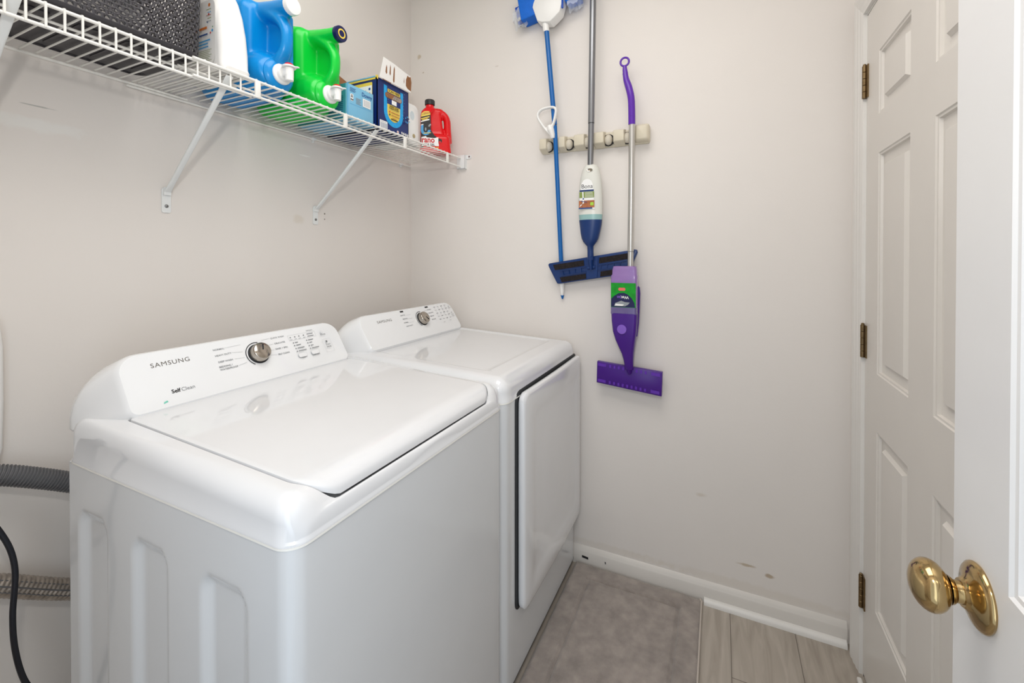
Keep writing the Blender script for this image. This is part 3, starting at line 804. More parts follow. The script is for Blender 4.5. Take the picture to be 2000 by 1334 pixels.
mb = MB(); mb.tube(catmull([(-1.41, 0.250, 0.880), (-1.36, 0.262, 0.862), (-1.28, 0.310, 0.835), (-1.262, 0.342, 0.77), (-1.255, 0.356, 0.70), (-1.25, 0.351, 0.61), (-1.25, 0.354, 0.54), (-1.25, 0.366, 0.47), (-1.25, 0.390, 0.40), (-1.26, 0.41, 0.30), (-1.28, 0.42, 0.20)], 10), 0.0048, 12)
tag(obj('power_cord', mb, 'cord', None, origin=(-1.27, 0.25, 0.4)), 'black power cord hanging down beside the washing machine', 'cord')
mb = MB()
mb.rings([[Vector((x, y, z)) for x, y in rrect(-1.4375, 0.24, -1.395, yr, 0.012, 5)] for z, yr in ((0.862, 0.370), (0.868, 0.376), (0.90, 0.382), (1.0, 0.3845), (1.12, 0.3845), (1.17, 0.380), (1.185, 0.372))])
tag(obj('wall_outlet_box', mb, 'white_plastic', None, origin=(-1.43, 0.3, 0.87)), 'white rounded plastic fixture on the left wall above the drain hose', 'wall fixture')

# ================================================================ WIRE SHELF
XF, XW, ZT = -1.137, -1.430, 1.7855
RW, RR = 0.0022, 0.0036
def wire_section(name, label, ya, yb, pitch_off, lip_every, xoff=0.0, zoff=0.0, ups=()):
    t = thing(name, label, 'wire shelf', (XF, ya, ZT), 'wire shelf sections')
    ys = []; y = pitch_off
    while y < yb - 0.004:
        if y > ya + 0.003: ys.append(y)
        y += 0.0262
    m = MB()
    for y in ys: m.tube([(XW, y, ZT+zoff), (XF+xoff-0.008, y, ZT+zoff), (XF+xoff-0.002, y, ZT+zoff+0.0036), (XF+xoff+0.003, y, ZT+zoff+0.0025)], RW, 6)
    obj('wire_deck', m, 'wire', t)
    m = MB(); m.tube([(XF+xoff, ya, ZT+zoff), (XF+xoff, yb, ZT+zoff)], RR, 10); obj('front_rail', m, 'wire', t)
    m = MB(); m.tube([(XF+xoff, ya, ZT-0.042+zoff), (XF+xoff, yb, ZT-0.042+zoff)], RR, 10); obj('lip_rail', m, 'wire', t)
    m = MB(); m.tube([(XW, ya, ZT-0.006-zoff*3.8), (XW, yb, ZT-0.006-zoff*3.8)], RR, 10); obj('rear_rail', m, 'wire', t)
    m = MB(); m.tube([(-1.20+xoff*1.2, ya, ZT-0.0055), (-1.20+xoff*1.2, yb, ZT-0.0055)], 0.0030, 10); obj('middle_rail', m, 'wire', t)
    m = MB()
    if lip_every:
        for y in ys: m.tube([(XF+xoff-0.002, y, ZT+0.004+zoff), (XF+xoff+0.003, y, ZT+0.001+zoff), (XF+xoff+0.003, y, ZT-0.044+zoff)], RW, 8)
        obj('lip_wires', m, 'wire', t)
    for y in ups:
        m = MB(); m.box((XF+xoff-0.002, y-0.0075, ZT-0.046+zoff), (XF+xoff+0.0055, y+0.0075, ZT+0.002+zoff), bev=0.002); obj('lip_support', m, 'wire', t)
    return t
wire_section('wire_shelf', 'left section of white wire shelf, with closely spaced lip wires', 0.02, 0.765, 0.0276, True)
wire_section('wire_shelf', 'right section of white wire shelf, lip supports far apart, running into the corner', 0.617, 1.806, 0.6433, False, 0.0076, 0.0020, (0.777, 1.084, 1.390, 1.690))

def shelf_bracket(y, label, yfoot):
    t = thing('shelf_bracket', label, 'shelf bracket', (XL, yfoot, 1.44), 'white struts under the wire shelf')
    a = Vector((XF+0.004, y, 1.7755)); b = Vector((XL+0.010, yfoot, 1.500))
    dd = (b-a).normalized()
    m = MB()
    side = Vector((0, 1, 0)); nn = dd.cross(side).normalized()
    ring = lambda p, w, h: [p + side*u + nn*v for u, v in rrect(-w, -h, w, h, min(w, h)*0.8, 3)]
    m.rings([ring(a, 0.009, 0.0014), ring(a+dd*0.012, 0.009, 0.0016), ring(a+dd*0.05, 0.008, 0.0035), ring(a+dd*0.10, 0.0072, 0.0048), ring(b-dd*0.03, 0.0072, 0.0048), ring(b-dd*0.008, 0.0085, 0.003), ring(b, 0.009, 0.0015)])
    obj('strut', m, 'bracket', t)
    m = MB(); m.prism(rrect(-0.0115, 1.440-1.48, 0.0115, 0.030, 0.005, 3), 0.0005, 0.0035, 0, frame((XL, yfoot, 1.48), (0, 1, 0), (0, 0, 1)), False, 0.0)
    m.prism([(-0.009, 0.010), (0.009, 0.010), (0.009, 0.032), (-0.009, 0.032)], 0.0035, 0.0105, 0, frame((XL, yfoot, 1.48), (0, 1, 0), (0, 0, 1)))
    obj('wall_plate', m, 'bracket', t)
    m = MB(); m.lathe([(0.0048, 0.0035), (0.0045, 0.0055), (0.003, 0.0068), (0.0005, 0.0072)], 14, 0, frame((XL, yfoot, 1.459), (0, 1, 0), (0, 0, 1)))
    obj('screw', m, 'screw', t)
shelf_bracket(0.328, 'white shelf bracket at the left edge, under the dark basket', 0.328)
shelf_bracket(0.706, 'white shelf bracket below the white and blue detergent bottles', 0.712)
shelf_bracket(1.238, 'white shelf bracket below the light blue and navy boxes, nearest the corner', 1.226)
for y, lb in ((1.215, 'small white clip under the shelf rear rail, above the bracket below the boxes'), (1.735, 'small white clip under the shelf rear rail, next to the corner')):
    m = MB(); m.box((XL, y-0.010, 1.766), (XL+0.012, y+0.010, 1.7775), bev=0.003); m.box((XL, y-0.004, 1.757), (XL+0.006, y+0.004, 1.768), bev=0.002)
    tag(obj('shelf_clip', m, 'bracket', None, origin=(XL, y, 1.76)), lb, 'clip', 'wall clips under the shelf')
t = thing('shelf_end_bracket', 'white end bracket screwed to the back wall, holding the shelf front corner', 'bracket', (-1.12, YB, 1.74))
m = MB(); m.box((-1.150, YB-0.016, 1.735), (-1.104, YB-0.0135, 1.802), bev=0.001); m.box((-1.150, YB-0.016, 1.735), (-1.104, YB, 1.7375)); m.box((-1.106, YB-0.016, 1.735), (-1.1035, YB, 1.802)); 
m.prism(rrect(-0.001, -0.009, 0.026, 0.010, 0.005), 0, 0.003, 0, frame((-1.104, YB-0.0005, 1.792), (1, 0, 0), (0, 0, 1)))
obj('bracket_body', m, 'bracket', t)
m = MB(); m.lathe([(0.004, 0.003), (0.0036, 0.0046), (0.0005, 0.005)], 12, 0, frame((-1.088, YB-0.0006, 1.793), (1, 0, 0), (0, 0, 1))); obj('screw', m, 'screw', t)

# ================================================================ THINGS ON THE SHELF
ZS = 1.7900    # top of the left deck
ZR = 1.7900    # top of the right deck
# dark perforated basket
def basket():
    t = thing('laundry_basket', 'dark charcoal plastic laundry basket with punched holes on the shelf', 'basket', (-1.27, 0.35, ZS))
    x0, x1, y0, y1 = -1.418, -1.130, 0.055, 0.654
    H = 0.235
    def outline_at(f, n_c=9):
        g = 0.020*f
        return rrect_n(x0+0.012-g*0.4, y0-g, x1-0.006+g*0.25, y1-0.010+g*0.3, 0.028, n_c, 0)
    # resample perimeter
    def resample(pts, n):
        L = [0]; 
        for i in range(len(pts)): L.append(L[-1] + (Vector(pts[(i+1) % len(pts)])-Vector(pts[i])).length)
        out = []
        for k in range(n):
            s = L[-1]*k/n
            for i in range(len(pts)):
                if L[i] <= s <= L[i+1]:
                    tt = (s-L[i])/max(1e-9, L[i+1]-L[i]); out.append(Vector(pts[i]).lerp(Vector(pts[(i+1) % len(pts)]), tt)); break
        return out
    n = 122; rows = 20; h0 = 0.011
    m = MB()
    zs = [h0 + (H-0.03-h0)*k/rows for k in range(rows+1)]
    def P(i, z, off=0.0):
        f = z/H; return None
    cache = {}
    def ringat(z):
        k = round(z, 5)
        if k not in cache: cache[k] = resample(outline_at(z/H), n*6)
        return cache[k]
    def pt(u, z):
        r = ringat(z); q = r[int(round(u*6)) % (n*6)]; return Vector((q.x, q.y, ZS+z))
    for j in range(rows):
        sh = 0.5*(j % 2)
        for i in range(n):
            a, b = i+sh, i+1+sh; z0, z1 = zs[j], zs[j+1]; zm = (z0+z1)/2; c = (a+b)/2
            outer = [pt(a, z0), pt(c, z0), pt(b, z0), pt(b, zm), pt(b, z1), pt(c, z1), pt(a, z1), pt(a, zm)]
            # triangular hole, pointing up
            inner = [pt(c-0.35, zm-0.0036), pt(c, zm-0.0038), pt(c+0.35, zm-0.0036), pt(c+0.27, zm+0.0004), pt(c+0.1, zm+0.0038), pt(c, zm+0.0042), pt(c-0.1, zm+0.0038), pt(c-0.27, zm+0.0004)]
            vs = outer + inner
            m.add(vs, [(k, (k+1) % 8, 8+(k+1) % 8, 8+k) for k in range(8)], 0, True)
    # plain bands below and above the holes, the rounded foot and the floor of the basket
    def ring(z, ins=0.0):
        pts = resample(outline_at(z/H), n*2); c = Vector(((x0+x1)/2, (y0+y1)/2))
        out = []
        for p in pts:
            dv = (c-Vector(p)); out.append(Vector((p.x + max(-1, min(1, dv.x*20))*ins, p.y + max(-1, min(1, dv.y*20))*ins, ZS+z)))
        return out
    m.rings([ring(0.002, 0.018), ring(0.002, 0.012), ring(0.006, 0.004), ring(h0)], 0, False, False)
    m.rings([ring(H-0.03), ring(H-0.004), ring(H), ring(H, -0.010), ring(H-0.012, -0.012)], 0, False, False)
    bm = bmesh.new(); 
    o = obj('basket_wall', m, 'basket', t, None, False)
    bm.from_mesh(o.data); bmesh.ops.remove_doubles(bm, verts=bm.verts, dist=0.00002); bm.to_mesh(o.data); bm.free()
    s = o.modifiers.new('thickness', 'SOLIDIFY'); s.thickness = 0.0014; s.offset = 0
    m = MB(); rb = ring(0.0035, 0.017); m.rings([rb, [v+Vector((0, 0, 0.0025)) for v in rb]], 0, True, True, False)
    for k in range(1, 8): m.box((x0+0.06, y0+0.08*k-0.02, ZS+0.001), (x1-0.06, y0+0.08*k+0.018, ZS+0.0035), bev=0.0008)
    obj('basket_floor', m, 'basket', t)
basket()

# white detergent bottle, its printed side towards the basket
t = thing('detergent_bottle', 'tall white detergent bottle between the dark basket and the blue jug', 'bottle', (-1.23, 0.7285, ZS))
m = MB(); R = []
for z, xa, xb, wy, ex in ((0.0, -1.325, -1.142, 0.036, 0.014), (0.003, -1.330, -1.137, 0.040, 0.016), (0.012, -1.332, -1.134, 0.042, 0.020), (0.020, -1.330, -1.137, 0.0405, 0.022), (0.06, -1.331, -1.138, 0.041, 0.024), (0.11, -1.331, -1.143, 0.0405, 0.026), (0.16, -1.330, -1.153, 0.039, 0.027), (0.20, -1.328, -1.166, 0.036, 0.027), (0.235, -1.315, -1.185, 0.031, 0.025), (0.255, -1.29, -1.21, 0.022, 0.018), (0.262, -1.27, -1.225, 0.014, 0.012)):
    R.append([Vector((x, y, ZS+z)) for x, y in rrect(xa, 0.7285-wy*0.92, xb, 0.7285+wy*0.92, min(ex*0.85, wy*0.85), 8)])
m.rings(R); obj('bottle_body', m, 'white_plastic', t)
m = MB(); m.lathe([(0.020, 0.0), (0.021, 0.003), (0.020, 0.03), (0.017, 0.034)], 28, 0, Matrix.Translation((-1.248, 0.7285, ZS+0.258))); obj('bottle_cap', m, 'white_plastic', t)
d = Decal(frame((-1.30, 0.7285-0.0389, ZS), (1, 0, 0), (0, 0, 1)))
d.poly(rrect(0.0, 0.02, 0.135, 0.185, 0.02), 'card_white')
for x, y, r_, mm in ((0.112, 0.172, 0.0045, 'ink_orange'), (0.110, 0.148, 0.003, 'ink_red'), (0.125, 0.104, 0.0035, 'ink_sky'), (0.127, 0.113, 0.0016, 'ink_green'), (0.118, 0.099, 0.0025, 'ink_red'), (0.106, 0.129, 0.0025, 'ink_blue')): d.disc(x, y, r_, mm)
for k in range(5): d.rect(0.102+0.005*(k % 2), 0.159-0.0075*k, 0.122, 0.1605-0.0075*k, ('ink_olive', 'ink_sky', 'ink_wood', 'ink_olive', 'ink_grey')[k], 0)
d.rect(0.05, 0.112, 0.104, 0.118, 'ink_orange'); d.rect(0.05, 0.096, 0.107, 0.100, 'ink_blue', 0)
d.rect(0.05, 0.080, 0.118, 0.0835, 'ink_sky', 0); d.rect(0.05, 0.072, 0.108, 0.0755, 'ink_sky', 0); d.rect(0.05, 0.064, 0.110, 0.067, 'ink_sky', 0)
for k in range(7): d.rect(0.04, 0.056-0.0045*k, 0.124-0.006*(k % 3), 0.0570-0.0045*k, 'ink_olive', 0)
d.done('label', t, 'white label with coloured dots and lines')

# press-tap jugs: blue and green
def tap_jug(label, yc, body, capmat, capring, lab):
    t = thing('detergent_jug', label, 'detergent jug', (-1.28, yc, ZR))
    z0 = ZR
    m = MB()
    # body block, swelling towards the front
    R = []
    for x, hw, za, zb in ((-1.418, 0.060, 0.012, 0.255), (-1.412, 0.068, 0.003, 0.266), (-1.38, 0.074, 0.0, 0.274), (-1.30, 0.076, 0.0, 0.276), (-1.25, 0.075, 0.0, 0.272), (-1.222, 0.068, 0.002, 0.266), (-1.206, 0.052, 0.01, 0.255)):
        R.append([Vector((x, yc+u, z0+v)) for u, v in rrect(-hw, za, hw, zb, 0.030, 6)])
    m.rings(R)
    # lower bulge that carries the tap
    R = []
    for x, ru, rv, zc in ((-1.30, 0.070, 0.062, 0.062), (-1.24, 0.074, 0.064, 0.064), (-1.21, 0.072, 0.062, 0.062), (-1.185, 0.066, 0.057, 0.059), (-1.166, 0.056, 0.050, 0.054), (-1.158, 0.046, 0.043, 0.051)):
        R.append([Vector((x, yc+ru*math.cos(2*math.pi*k/28), z0+zc+rv*math.sin(2*math.pi*k/28))) for k in range(28)])
    m.rings(R)
    # upper neck
    a = Vector((-1.27, yc, z0+0.238)); b = Vector((-1.104, yc, z0+0.236))
    m.tube([a, a.lerp(b, 0.3), a.lerp(b, 0.6), a.lerp(b, 0.8), b], [0.040, 0.036, 0.029, 0.0255, 0.0235], 24, ell=(1.05, 0.95))
    # handle loop
    h = catmull([(-1.185, yc, z0+0.232), (-1.148, yc, z0+0.208), (-1.126, yc, z0+0.178), (-1.121, yc, z0+0.145), (-1.129, yc, z0+0.112), (-1.155, yc, z0+0.086), (-1.20, yc, z0+0.07)], 5)
    n = len(h); m.tube(h, [0.0155 + 0.013*abs(i/(n-1)-0.5)**2*4 for i in range(n)], 18, ell=(1.15, 0.85))
    m.rings([[Vector((x, yc+u, z0+v)) for u, v in rrect(0.002, 0.08, 0.040, 0.235, 0.012, 4)] for x in (-1.26, -1.18, -1.152, -1.142)])
    remesh('jug_body', m, body, t, 0.0034, 10)
    # shoulder ring around the tap
    m = MB(); m.lathe([(0.047, 0.0), (0.047, 0.003), (0.043, 0.008), (0.037, 0.013), (0.030, 0.0145)], 36, 0, frame((-1.1595, yc, z0+0.050), (0, 1, 0), (0, 0, 1)))
    obj('tap_shoulder', m, body, t)
    # filling cap
    dirv = (b-a).normalized(); up = Vector((0, 1, 0)); Tc = frame(b - dirv*0.004, (0, 1, 0), up.cross(dirv)*-1)
    if (Tc.to_3x3() @ Vector((0, 0, 1))).dot(dirv) < 0: Tc = Tc @ Matrix.Rotation(math.pi, 4, 'X')
    Tc = Tc
    m = MB(); pr = [(0.0240, 0.0)]
    pr += [(0.0250, 0.001), (0.0250, 0.012), (0.0238, 0.0148), (0.020, 0.0155), (0.0005, 0.0155)]
    m.lathe(pr, 40, 0, Tc); co = obj('filling_cap', m, capmat, t)
    if capring:
        m = MB()
        for k in range(36):
            a0, a1 = 2*math.pi*k/36, 2*math.pi*(k+1)/36
            for ra, rb in ((0.0105, 0.0150),):
                m.add([(ra*math.cos(a0), ra*math.sin(a0), 0.0160), (rb*math.cos(a0), rb*math.sin(a0), 0.0160), (rb*math.cos(a1), rb*math.sin(a1), 0.0160), (ra*math.cos(a1), ra*math.sin(a1), 0.0160)], [(0, 1, 2, 3)], 0, False, Tc)
        obj('cap_print', m, 'yellow', co, 'yellow ring printed on the cap')
    # white press tap with a red button
    zt = z0+0.050
    Tx = frame((-1.148, yc, zt), (0, 1, 0), (0, 0, 1))
    m = MB(); m.lathe([(0.0285, -0.004), (0.0290, 0.0), (0.0290, 0.007), (0.0265, 0.010), (0.0215, 0.011), (0.0205, 0.018), (0.0190, 0.0195), (0.0005, 0.0195)], 40, 0, Tx)
    m.box((-0.0125, -0.012, 0.017), (0.0125, 0.014, 0.042), 0, Tx, bev=0.005, seg=3)
    m.lathe([(0.0095, -0.024), (0.0110, -0.0235), (0.0118, 0.002), (0.0122, 0.012)], 24, 0, Matrix.Translation((-1.148+0.036, yc, zt)))
    tp = obj('tap', m, 'white_plastic', t, 'white press tap')
    m = MB(); Tt = Matrix.Translation((-1.148+0.034, yc, zt+0.013))
    m.lathe([(0.018, 0.0), (0.0192, 0.001), (0.0192, 0.0032), (0.017, 0.0055), (0.012, 0.0075)], 30, 0, Tt)
    m.prism([(0.010, -0.008), (0.028, -0.003), (0.029, 0.003), (0.010, 0.008)], 0.0005, 0.003, 0, Tt @ Matrix.Rotation(math.radians(25), 4, 'Z')); obj('tap_lever', m, 'white_plastic', tp)
    m = MB(); m.lathe([(0.0118, 0.006), (0.0118, 0.010), (0.0095, 0.0125), (0.004, 0.0138), (0.0005, 0.014)], 26, 0, Tt); obj('tap_button', m, 'red', tp, 'red button')
    d = Decal(frame((-1.40, yc-0.0765, z0), (1, 0, 0), (0, 0, 1)))
    if lab == 'blue':
        d.poly([(0.05, 0.19), (0.09, 0.255), (0.155, 0.250), (0.166, 0.236), (0.150, 0.215), (0.10, 0.19)], 'ink_sky')
        d.poly([(0.150, 0.250), (0.160, 0.247), (0.166, 0.236), (0.158, 0.232)], 'ink_white'); d.rect(0.145, 0.19, 0.158, 0.203, 'ink_white'); d.rect(0.15, 0.175, 0.160, 0.181, 'ink_blue')
    else:
        d.poly(rrect(0.01, 0.03, 0.15, 0.21, 0.02), 'ink_green'); d.rect(0.03, 0.075, 0.148, 0.115, 'ink_white')
        for k in range(6): d.rect(0.03, 0.12+0.012*k, 0.146, 0.124+0.012*k, ('ink_black', 'ink_olive')[k % 2], 0)
        for k in range(5): d.rect(0.10+0.009*k, 0.08, 0.104+0.009*k, 0.110-0.004*(k % 2), ('ink_black', 'ink_red', 'ink_green')[k % 3], 0)
    d.done('label', t)
    return t
tap_jug('blue detergent jug with a white cap and white press tap, left of the green jug', 0.862, 'blue', 'white_plastic', False, 'blue')
tap_jug('green detergent jug with a navy cap and white press tap', 1.036, 'green', 'navy_cap', True, 'green')

# light blue carton
t = thing('dryer_sheet_box', 'light blue cardboard box between the green jug and the navy box', 'box', (-1.24, 1.18, ZR))
bx0, bx1, by0, by1, bh = -1.40, -1.157, 1.120, 1.246, 0.122
m = MB(); m.box((bx0, by0, ZR), (bx1, by1, ZR+bh), bev=0.0015); obj('carton', m, 'ltblue', t)
m = MB(); m.add([(-1.242, by0+0.001, ZR+bh-0.001), (-1.242, by1-0.002, ZR+bh-0.001), (-1.246, by1-0.006, ZR+bh+0.036), (-1.246, by0+0.030, ZR+bh+0.062)], [(0, 1, 2, 3)], 0, False)
o = obj('flap', m, 'card_brown', t, 'brown open flap'); s_ = o.modifiers.new('thickness', 'SOLIDIFY'); s_.thickness = 0.002
d = Decal(frame((bx1, by0, ZR), (0, 1, 0), (0, 0, 1)))
d.rect(0.002, 0.0, 0.004, bh, 'ink_sky', 0); d.rect(0.012, 0.0545, 0.122, 0.0555, 'ink_sky', 0)
d.text('Downy', 0.068, 0.0975, 0.0200, 'ink_blue', weight=0.02, xs=0.86)
for k in range(4): d.rect(0.012, 0.098+0.0038*k, 0.036+0.004*(k % 2), 0.0995+0.0038*k, 'ink_blue', 0)
d.poly(rrect(0.014, 0.066, 0.028, 0.090, 0.003), 'ink_white'); d.poly([(0.017, 0.083), (0.021, 0.089), (0.025, 0.083)], 'ink_black'); d.rect(0.0165, 0.078, 0.0255, 0.081, 'ink_black'); d.rect(0.015, 0.068, 0.020, 0.073, 'ink_black', 0); d.rect(0.022, 0.068, 0.027, 0.073, 'ink_black', 0)
for k in range(5): d.rect(0.040, 0.0620+0.0045*k, 0.064-0.004*(k % 2), 0.0640+0.0045*k, 'ink_grey', 0)
d.rect(0.072, 0.061, 0.110, 0.090, 'ink_white')
for k in range(12): d.rect(0.0765+0.0026*k, 0.064, 0.0765+0.0026*k+(0.0007, 0.0014, 0.001)[k % 3], 0.087, 'ink_grey', 0)
d.done('front_print', t)
d = Decal(frame((bx0, by0, ZR), (1, 0, 0), (0, 0, 1))); d.rect(0.0, 0.0, 0.236, bh-0.001, 'teal_card')
for k in range(12): d.rect(0.12, 0.006+0.0065*k, 0.225, 0.008+0.0065*k, 'ink_blue', 0)
d.done('side_print', t)

# navy carton with torn white flap
t = thing('pod_box', 'large navy and yellow cardboard box with a torn white flap', 'box', (-1.28, 1.36, ZR))
nx0, nx1, ny0, ny1, nh = -1.415, -1.157, 1.266, 1.448, 0.196
m = MB()
m.box((nx0, ny0, ZR), (nx1, ny1, ZR+0.003)); m.box((nx0, ny0, ZR), (nx0+0.003, ny1, ZR+nh)); m.box((nx1-0.003, ny0, ZR), (nx1, ny1, ZR+nh))
m.box((nx0, ny0, ZR), (nx1, ny0+0.003, ZR+nh)); m.box((nx0, ny1-0.003, ZR), (nx1, ny1, ZR+nh)); obj('carton', m, 'navy', t)
m = MB(); m.box((nx0+0.002, ny0-0.001, ZR+nh), (nx1+0.001, ny0+0.004, ZR+nh+0.0045)); obj('top_edge', m, 'ltblue', t, 'light blue folded top edge')
m = MB(); m.box((nx0+0.004, ny0-0.0018, ZR+nh-0.008), (nx1+0.0005, ny0-0.0002, ZR+nh-0.002)); m.box((nx1-0.006, ny0-0.0018, ZR+nh-0.008), (nx1+0.0016, ny0+0.004, ZR+nh+0.006)); obj('yellow_edge', m, 'yellow', t)
Tn = frame((nx1-0.0015, ny0, ZR), (0, 1, 0), (0.06, 0, 1))
m = MB(); m.prism([(0.001, nh-0.002), (0.181, nh-0.002), (0.184, nh+0.040), (0.176, nh+0.062), (0.140, nh+0.066), (0.08, nh+0.074), (0.018, nh+0.078)], 0, 0.0016, 0, Tn); fl = obj('flap', m, 'card_white', t, 'torn white cardboard flap')
for x, w, y0_, y1_ in ((0.035, 0.0045, 0.020, 0.056), (0.056, 0.0035, 0.022, 0.064), (0.078, 0.0045, 0.002, 0.066), (0.138, 0.002, 0.020, 0.045)):
    d = Decal(Tn @ Matrix.Translation((0, 0, 0.0014))); d.poly([(x-w, nh+y0_+0.008), (x, nh+y0_), (x+w, nh+y0_+0.006), (x+w*0.7, nh+y1_-0.01), (x, nh+y1_), (x-w*0.7, nh+y1_-0.012)], 'card_brown'); d.done('torn_patch', fl)
d = Decal(Tn @ Matrix.Translation((0, 0, 0.0014)))
d.poly([(0.150, nh+0.016), (0.160, nh+0.008), (0.183, nh+0.004), (0.184, nh+0.040), (0.177, nh+0.060), (0.166, nh+0.056), (0.158, nh+0.060), (0.149, nh+0.040)], 'card_brown')
d.done('torn_patch', fl)
m = MB(); m.add([(nx0+0.10, ny1-0.003, ZR+nh), (nx0+0.17, ny1-0.002, ZR+nh), (nx0+0.165, ny1+0.002, ZR+nh+0.085), (nx0+0.125, ny1+0.002, ZR+nh+0.088)], [(0, 1, 2, 3)], 0, False)
o = obj('side_flap', m, 'card_brown', t); s_ = o.modifiers.new('thickness', 'SOLIDIFY'); s_.thickness = 0.002
d = Decal(frame((nx1, ny0, ZR), (0, 1, 0), (0, 0, 1)))
def U(x0, x1, y0, y1, mm):
    r = (x1-x0)/2; cx = (x0+x1)/2; n = 20
    d.poly([(x1, y1)] + [(cx + r*math.cos(-math.pi*k/n), y0 + r + r*math.sin(-math.pi*k/n)) for k in range(n+1)] + [(x0, y1)], mm)
U(0.036, 0.148, 0.030, 0.182, 'cyan'); U(0.055, 0.129, 0.050, 0.182, 'yellow')
d.rect(0.053, 0.113, 0.131, 0.184, 'navy'); d.rect(0.037, 0.180, 0.148, 0.186, 'navy')
d.rect(0.056, 0.158, 0.128, 0.171, 'yellow'); d.text('SCAN HERE', 0.092, 0.1605, 0.0125, 'ink_black', 'CENTER', 0.03, xs=0.98)
d.poly(rrect(0.042, 0.135, 0.138, 0.155, 0.0098), 'card_brown'); d.poly([(0.080, 0.137), (0.094, 0.153), (0.131, 0.153), (0.137, 0.146), (0.130, 0.137)], 'film'); d.poly([(0.095, 0.139), (0.104, 0.151), (0.106, 0.150), (0.098, 0.138)], 'ink_grey')
d.rect(0.078, 0.116, 0.106, 0.133, 'ink_white')
d.text('SHARE YOUR', 0.092, 0.1045, 0.0088, 'ink_black', 'CENTER', 0.03); d.text('CLEAN STORY', 0.092, 0.0965, 0.0088, 'ink_black', 'CENTER', 0.03)
d.rect(0.064, 0.0925, 0.120, 0.0932, 'ink_grey', 0)
for k, yy in enumerate((0.083, 0.072)): d.disc(0.066, yy+0.0015, 0.0035, ('ink_red', 'ink_black')[k]); d.rect(0.074, yy, 0.123, yy+0.003, 'ink_wood', 0)
d.rect(0.080, 0.0625, 0.106, 0.0645, 'ink_wood', 0); d.rect(0.073, 0.0565, 0.112, 0.060, 'ink_black', 0)
d.rect(0.010, 0.002, 0.052, 0.040, 'ink_white'); 
for k in range(12): d.rect(0.0145+0.003*k, 0.006, 0.0145+0.003*k+(0.001, 0.0018, 0.0013)[k % 3], 0.032, ('ink_blue', 'ink_grey')[k % 2], 0)
d.rect(0.016, 0.035, 0.046, 0.0365, 'ink_grey', 0)
d.disc(0.112, 0.0165, 0.006, 'ink_white'); d.disc(0.112, 0.0165, 0.0028, 'ink_red')
for k in range(4): d.disc(0.136+0.011*k, 0.019-0.0005*k, 0.0048, 'ink_white'); d.disc(0.136+0.011*k, 0.019, 0.002, 'navy')
d.rect(0.131, 0.0045, 0.178, 0.010, 'ink_white', 0)
for k in range(10):
    a = k*0.62; d.disc(0.164 + (0.016-0.0012*k)*math.cos(a), 0.075 + (0.020-0.0015*k)*math.sin(a), 0.0030, ('ink_sky', 'ink_blue')[k % 2], 12)
for k in range(10): d.disc(0.042 + 0.0035*(k % 3), 0.07+0.011*k, 0.0007, 'ink_white', 8); d.disc(0.142-0.0035*(k % 3), 0.065+0.012*k, 0.0007, 'ink_white', 8)
d.done('front_print', t)
d = Decal(frame((nx0, ny0, ZR), (1, 0, 0), (0, 0, 1)))
d.poly(rrect(0.05, 0.05, 0.235, 0.180, 0.004), 'yellow'); d.rect(0.052, 0.052, 0.233, 0.168, 'ink_white'); d.text('READ', 0.12, 0.1705, 0.008, 'ink_black', weight=0.02)
for k in range(5): d.rect(0.08, 0.150-0.012*k, 0.205, 0.1515-0.012*k, ('ink_blue', 'ink_grey')[k % 2], 0)
for k in range(5): d.disc(0.222, 0.155-0.018*k, 0.005, ('ink_blue', 'ink_orange', 'ink_grey')[k % 3])
d.rect(0.05, 0.104, 0.235, 0.116, 'yellow', 0)
d.done('side_print', t)

# white container beside the navy box
t = thing('white_container', 'plain white plastic container between the navy box and the red bottle', 'container', (-1.24, 1.5, ZR))
m = MB()
m.rings([[Vector((-1.36, 1.462+u, ZR+v)) for u, v in rrect(0, 0, 0.084, 0.170, (0.008, 0.008, 0.030, 0.012), 6)]] +
        [[Vector((x, 1.462+u, ZR+v)) for u, v in rrect(i_, i_, 0.084-i_, 0.170-i_, (0.008, 0.008, 0.030, 0.012), 6)] for x, i_ in ((-1.186, 0), (-1.180, 0.0015), (-1.177, 0.005))])
obj('container_body', m, 'white_plastic', t)
m = MB(); m.lathe([(0.0145, 0), (0.0135, 0.0008), (0.012, 0.0004), (0.009, 0.0002), (0.0005, 0.0001)], 24, 0, frame((-1.177, 1.498, ZR+0.120), (0, 1, 0), (0, 0, 1)) @ Matrix.Diagonal((1, 1.3, 1, 1)));
obj('dimple', m, mat('pale_grey_dimple', srgb(206, 216, 220), 0.4), t, 'oval pale grey dimple')
m = MB(); m.lathe([(0.0085, 0), (0.0085, 0.0015), (0.007, 0.002), (0.0005, 0.002)], 24, 0, frame((-1.177, 1.508, ZR+0.036), (0, 1, 0), (0, 0, 1)))
obj('plug', m, mat('beige_plug', srgb(176, 160, 124), 0.5), t, 'round beige plug')

